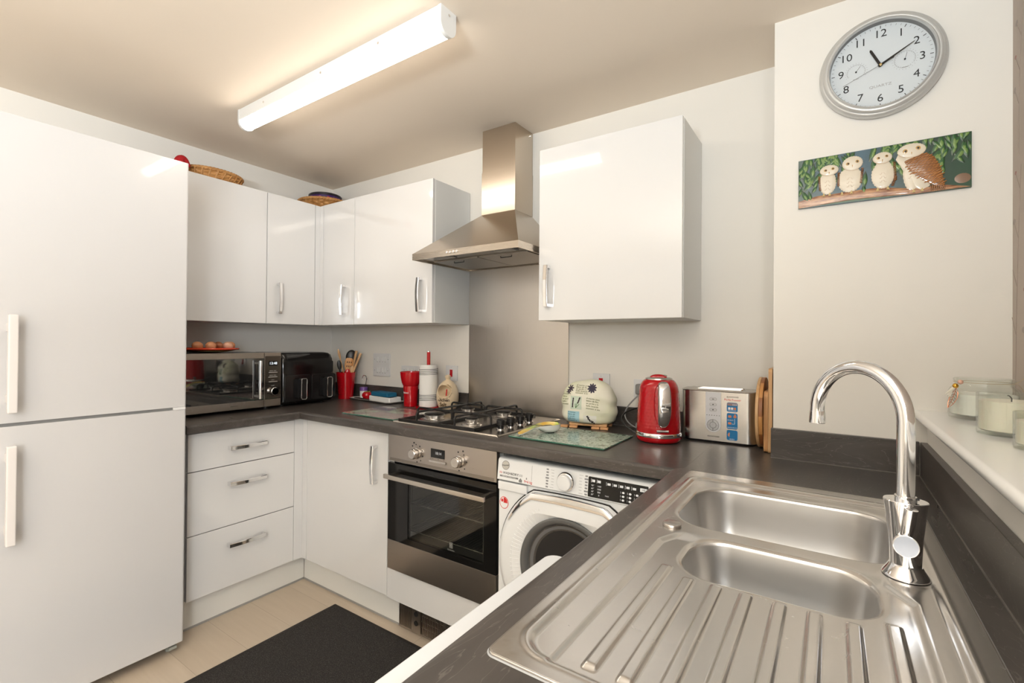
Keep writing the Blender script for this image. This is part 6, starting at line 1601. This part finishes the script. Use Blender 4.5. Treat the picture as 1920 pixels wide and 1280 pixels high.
m = MB(); m.tube([LF(u, v) for u, v in out], .0007, 5, closed=True); m.tube([LF(0, 0), LF(0, .026), LF(-.002, .053)], .0007, 5)
for v in (.008, .015, .022, .029, .036): m.tube([LF(0, v), LF(.0065, v+.006)], .0005, 5); m.tube([LF(0, v), LF(-.0055, v+.006)], .0005, 5)
m.build('metal_leaf', mat('rose_gold', (.50, .18, .10), .25, 1), t_)
# ------------------------------------------------------------------ things on top of the wall cabinets
M_WICK = mat('wicker', (.45, .22, .07), .5); nt = NT(M_WICK); nt.color(nt.ramp(nt.noise(nt.coord((25, 25, 25)), 1, 2), [(.3, (.40, .18, .05)), (.7, (.56, .30, .11))]))
def basket(name, label, x, y, z, rb, rt_, h, tilt, sx=1, rim=.008):
    t_ = thing(name, label, 'basket', (x, y, z)); t_.rotation_euler = tilt
    def weave(r, zz, a):
        row = int(zz/.0095); return (r+.0042*math.sin(a*15+PI*row)*math.sin(PI*((zz/.0095) % 1)), zz)
    rows = int(h/.0016); prof = [(rb*.2, .001), (rb, .001)]+[(rb+(rt_-rb)*(k/rows)**.8, .001+h*k/rows) for k in range(1, rows+1)]
    m = MB(); m.lathe(prof, seg=180, fn=weave, cap=True, sx=sx); 
    for f in list(m.bm.faces):
        if len(f.verts) > 6 and f.calc_center_median().z > h*.5: m.bm.faces.remove(f)
    m.build('woven_side', M_WICK, t_, smooth=60)
    for ph in range(3):
        m = MB(); n = 160; m.tube([((rt_+.004*math.cos(18*a+ph*2.1))*math.cos(a)*sx, (rt_+.004*math.cos(18*a+ph*2.1))*math.sin(a), h+.003+.004*math.sin(18*a+ph*2.1)) for a in [2*PI*k/n for k in range(n)]], rim*.62, 7, closed=True)
        m.build('rim_strand', M_WICK, t_, smooth=60)
    for k in range(26):
        pass
    m = MB()
    for k in range(26):
        a = 2*PI*k/26; m.tube([((rb+.003)*math.cos(a)*sx, (rb+.003)*math.sin(a), .002), ((rt_+rb)/2*1.015*math.cos(a+.05)*sx+.003*math.cos(a), ((rt_+rb)/2*1.015)*math.sin(a+.05)+.003*math.sin(a), h*.5), ((rt_+.003)*math.cos(a+.1)*sx, (rt_+.003)*math.sin(a+.1), h)], .003, 6)
    m.build('weave_pattern', M_WICK, t_, smooth=60)
    return t_
CT = WT+.0025
basket('wicker_basket', 'flat oval wicker basket on the cabinet beside the fridge', .168, -.862, CT, .098, .116, .046, (0, 0, 0), 1.0)
for o_ in [x for x in bpy.data.objects if x.name == 'wicker_basket']: o_.scale = (1.05, 1.25, 1)
basket('wicker_bowl', 'shallow wicker bowl in the corner on top of the wall cabinets',   .170, -.180, CT, .085, .158, .056, (0, 0, 0), 1.0, .009)
L = (.160, -.170, CT+.046); t_ = thing('painted_round_box', 'round purple box with pink flowers inside the corner wicker bowl', 'box', L)
mt = mat('purple_box', (.045, .012, .10), .4); 
m = MB(); m.lathe([(.095, .0), (.098, .002), (.100, .058), (.0985, .060), (.094, .062), (0, .062)], seg=64); m.build('body', mt, t_, smooth=40)
m = MB(); m.lathe([(.1005, .056), (.1025, .057), (.1025, .068), (.098, .072), (0, .072)], seg=64); m.build('lid', mat('box_black', (.012, .008, .015), .4), t_, smooth=40)
for k in range(12):
    a = 2*PI*k/12+.1; c = [(.55, .02, .12), (.50, .10, .22), (.62, .05, .03)][k % 3]
    m = MB(); m.prism([(-.022, .012), (.022, .012), (.006, .046), (-.006, .046)], lambda u, v, w_: ((.0995+w_)*math.cos(a+u/.1), (.0995+w_)*math.sin(a+u/.1), v), 0, .0008); fl = m.build('painted_flower', mat('petal_pink', c, .45), t_, smooth=0)
L = (.275, -1.050, CT); t_ = thing('santa_hat', 'small red and white felt hat on the cabinet beside the fridge', 'hat', L)
m = MB(); q = bez([(0, -.006, .012), (0, -.012, .060), (0, .010, .070), (0, .024, .050), (0, .036, .026)], 18)
n = len(q); m.tube(q, [.024*(1-k/n)**.6*.9+.004 for k in range(n)], 16); m.build('red_felt', mat('red_felt', (.38, .008, .012), .8), t_, smooth=60)
m = MB(); m.tube([(.016*math.cos(a), .022*math.sin(a), .010+.003*math.sin(a)) for a in [2*PI*k/28 for k in range(28)]], .0085, 10, closed=True); m.build('white_brim', mat('white_felt', (.75, .72, .70), .9), t_, smooth=60)
# ------------------------------------------------------------------ doormat
L = (1.3, -1.2, 0); t_ = thing('floor_mat', 'dark charcoal mat with a black border on the wood floor', 'mat', L)
mx0, mx1, my0_, my1_ = .897, 1.66, -1.95, -.600
m = MB(); m.loft([[(x, y, z) for x, y in rrect(mx0+d, mx1-d, my0_+d, my1_-d, .004, 2)] for d, z in ((0, .0005), (0, .002), (.002, .003))]); m.build('rubber_border', mat('mat_rubber', (.014, .010, .009), .6), t_, off=L)
def pile():
    m = mat('mat_pile', (.05, .045, .04), .95); t = NT(m); n1 = t.noise(t.coord(), 260, 3, .8)
    t.color(t.ramp(n1, [(.35, (.008, .007, .006)), (.55, (.030, .026, .024)), (.72, (.105, .095, .088))])); t.bump(n1, .9, .006); return m
m = MB(); m.loft([[(x, y, z) for x, y in rrect(mx0+.020+d, mx1-.020-d, my0_+.02+d, my1_-.020-d, .004, 2)] for d, z in ((0, .003), (0, .0075), (.002, .0085))]); m.build('pile', pile(), t_, off=L)
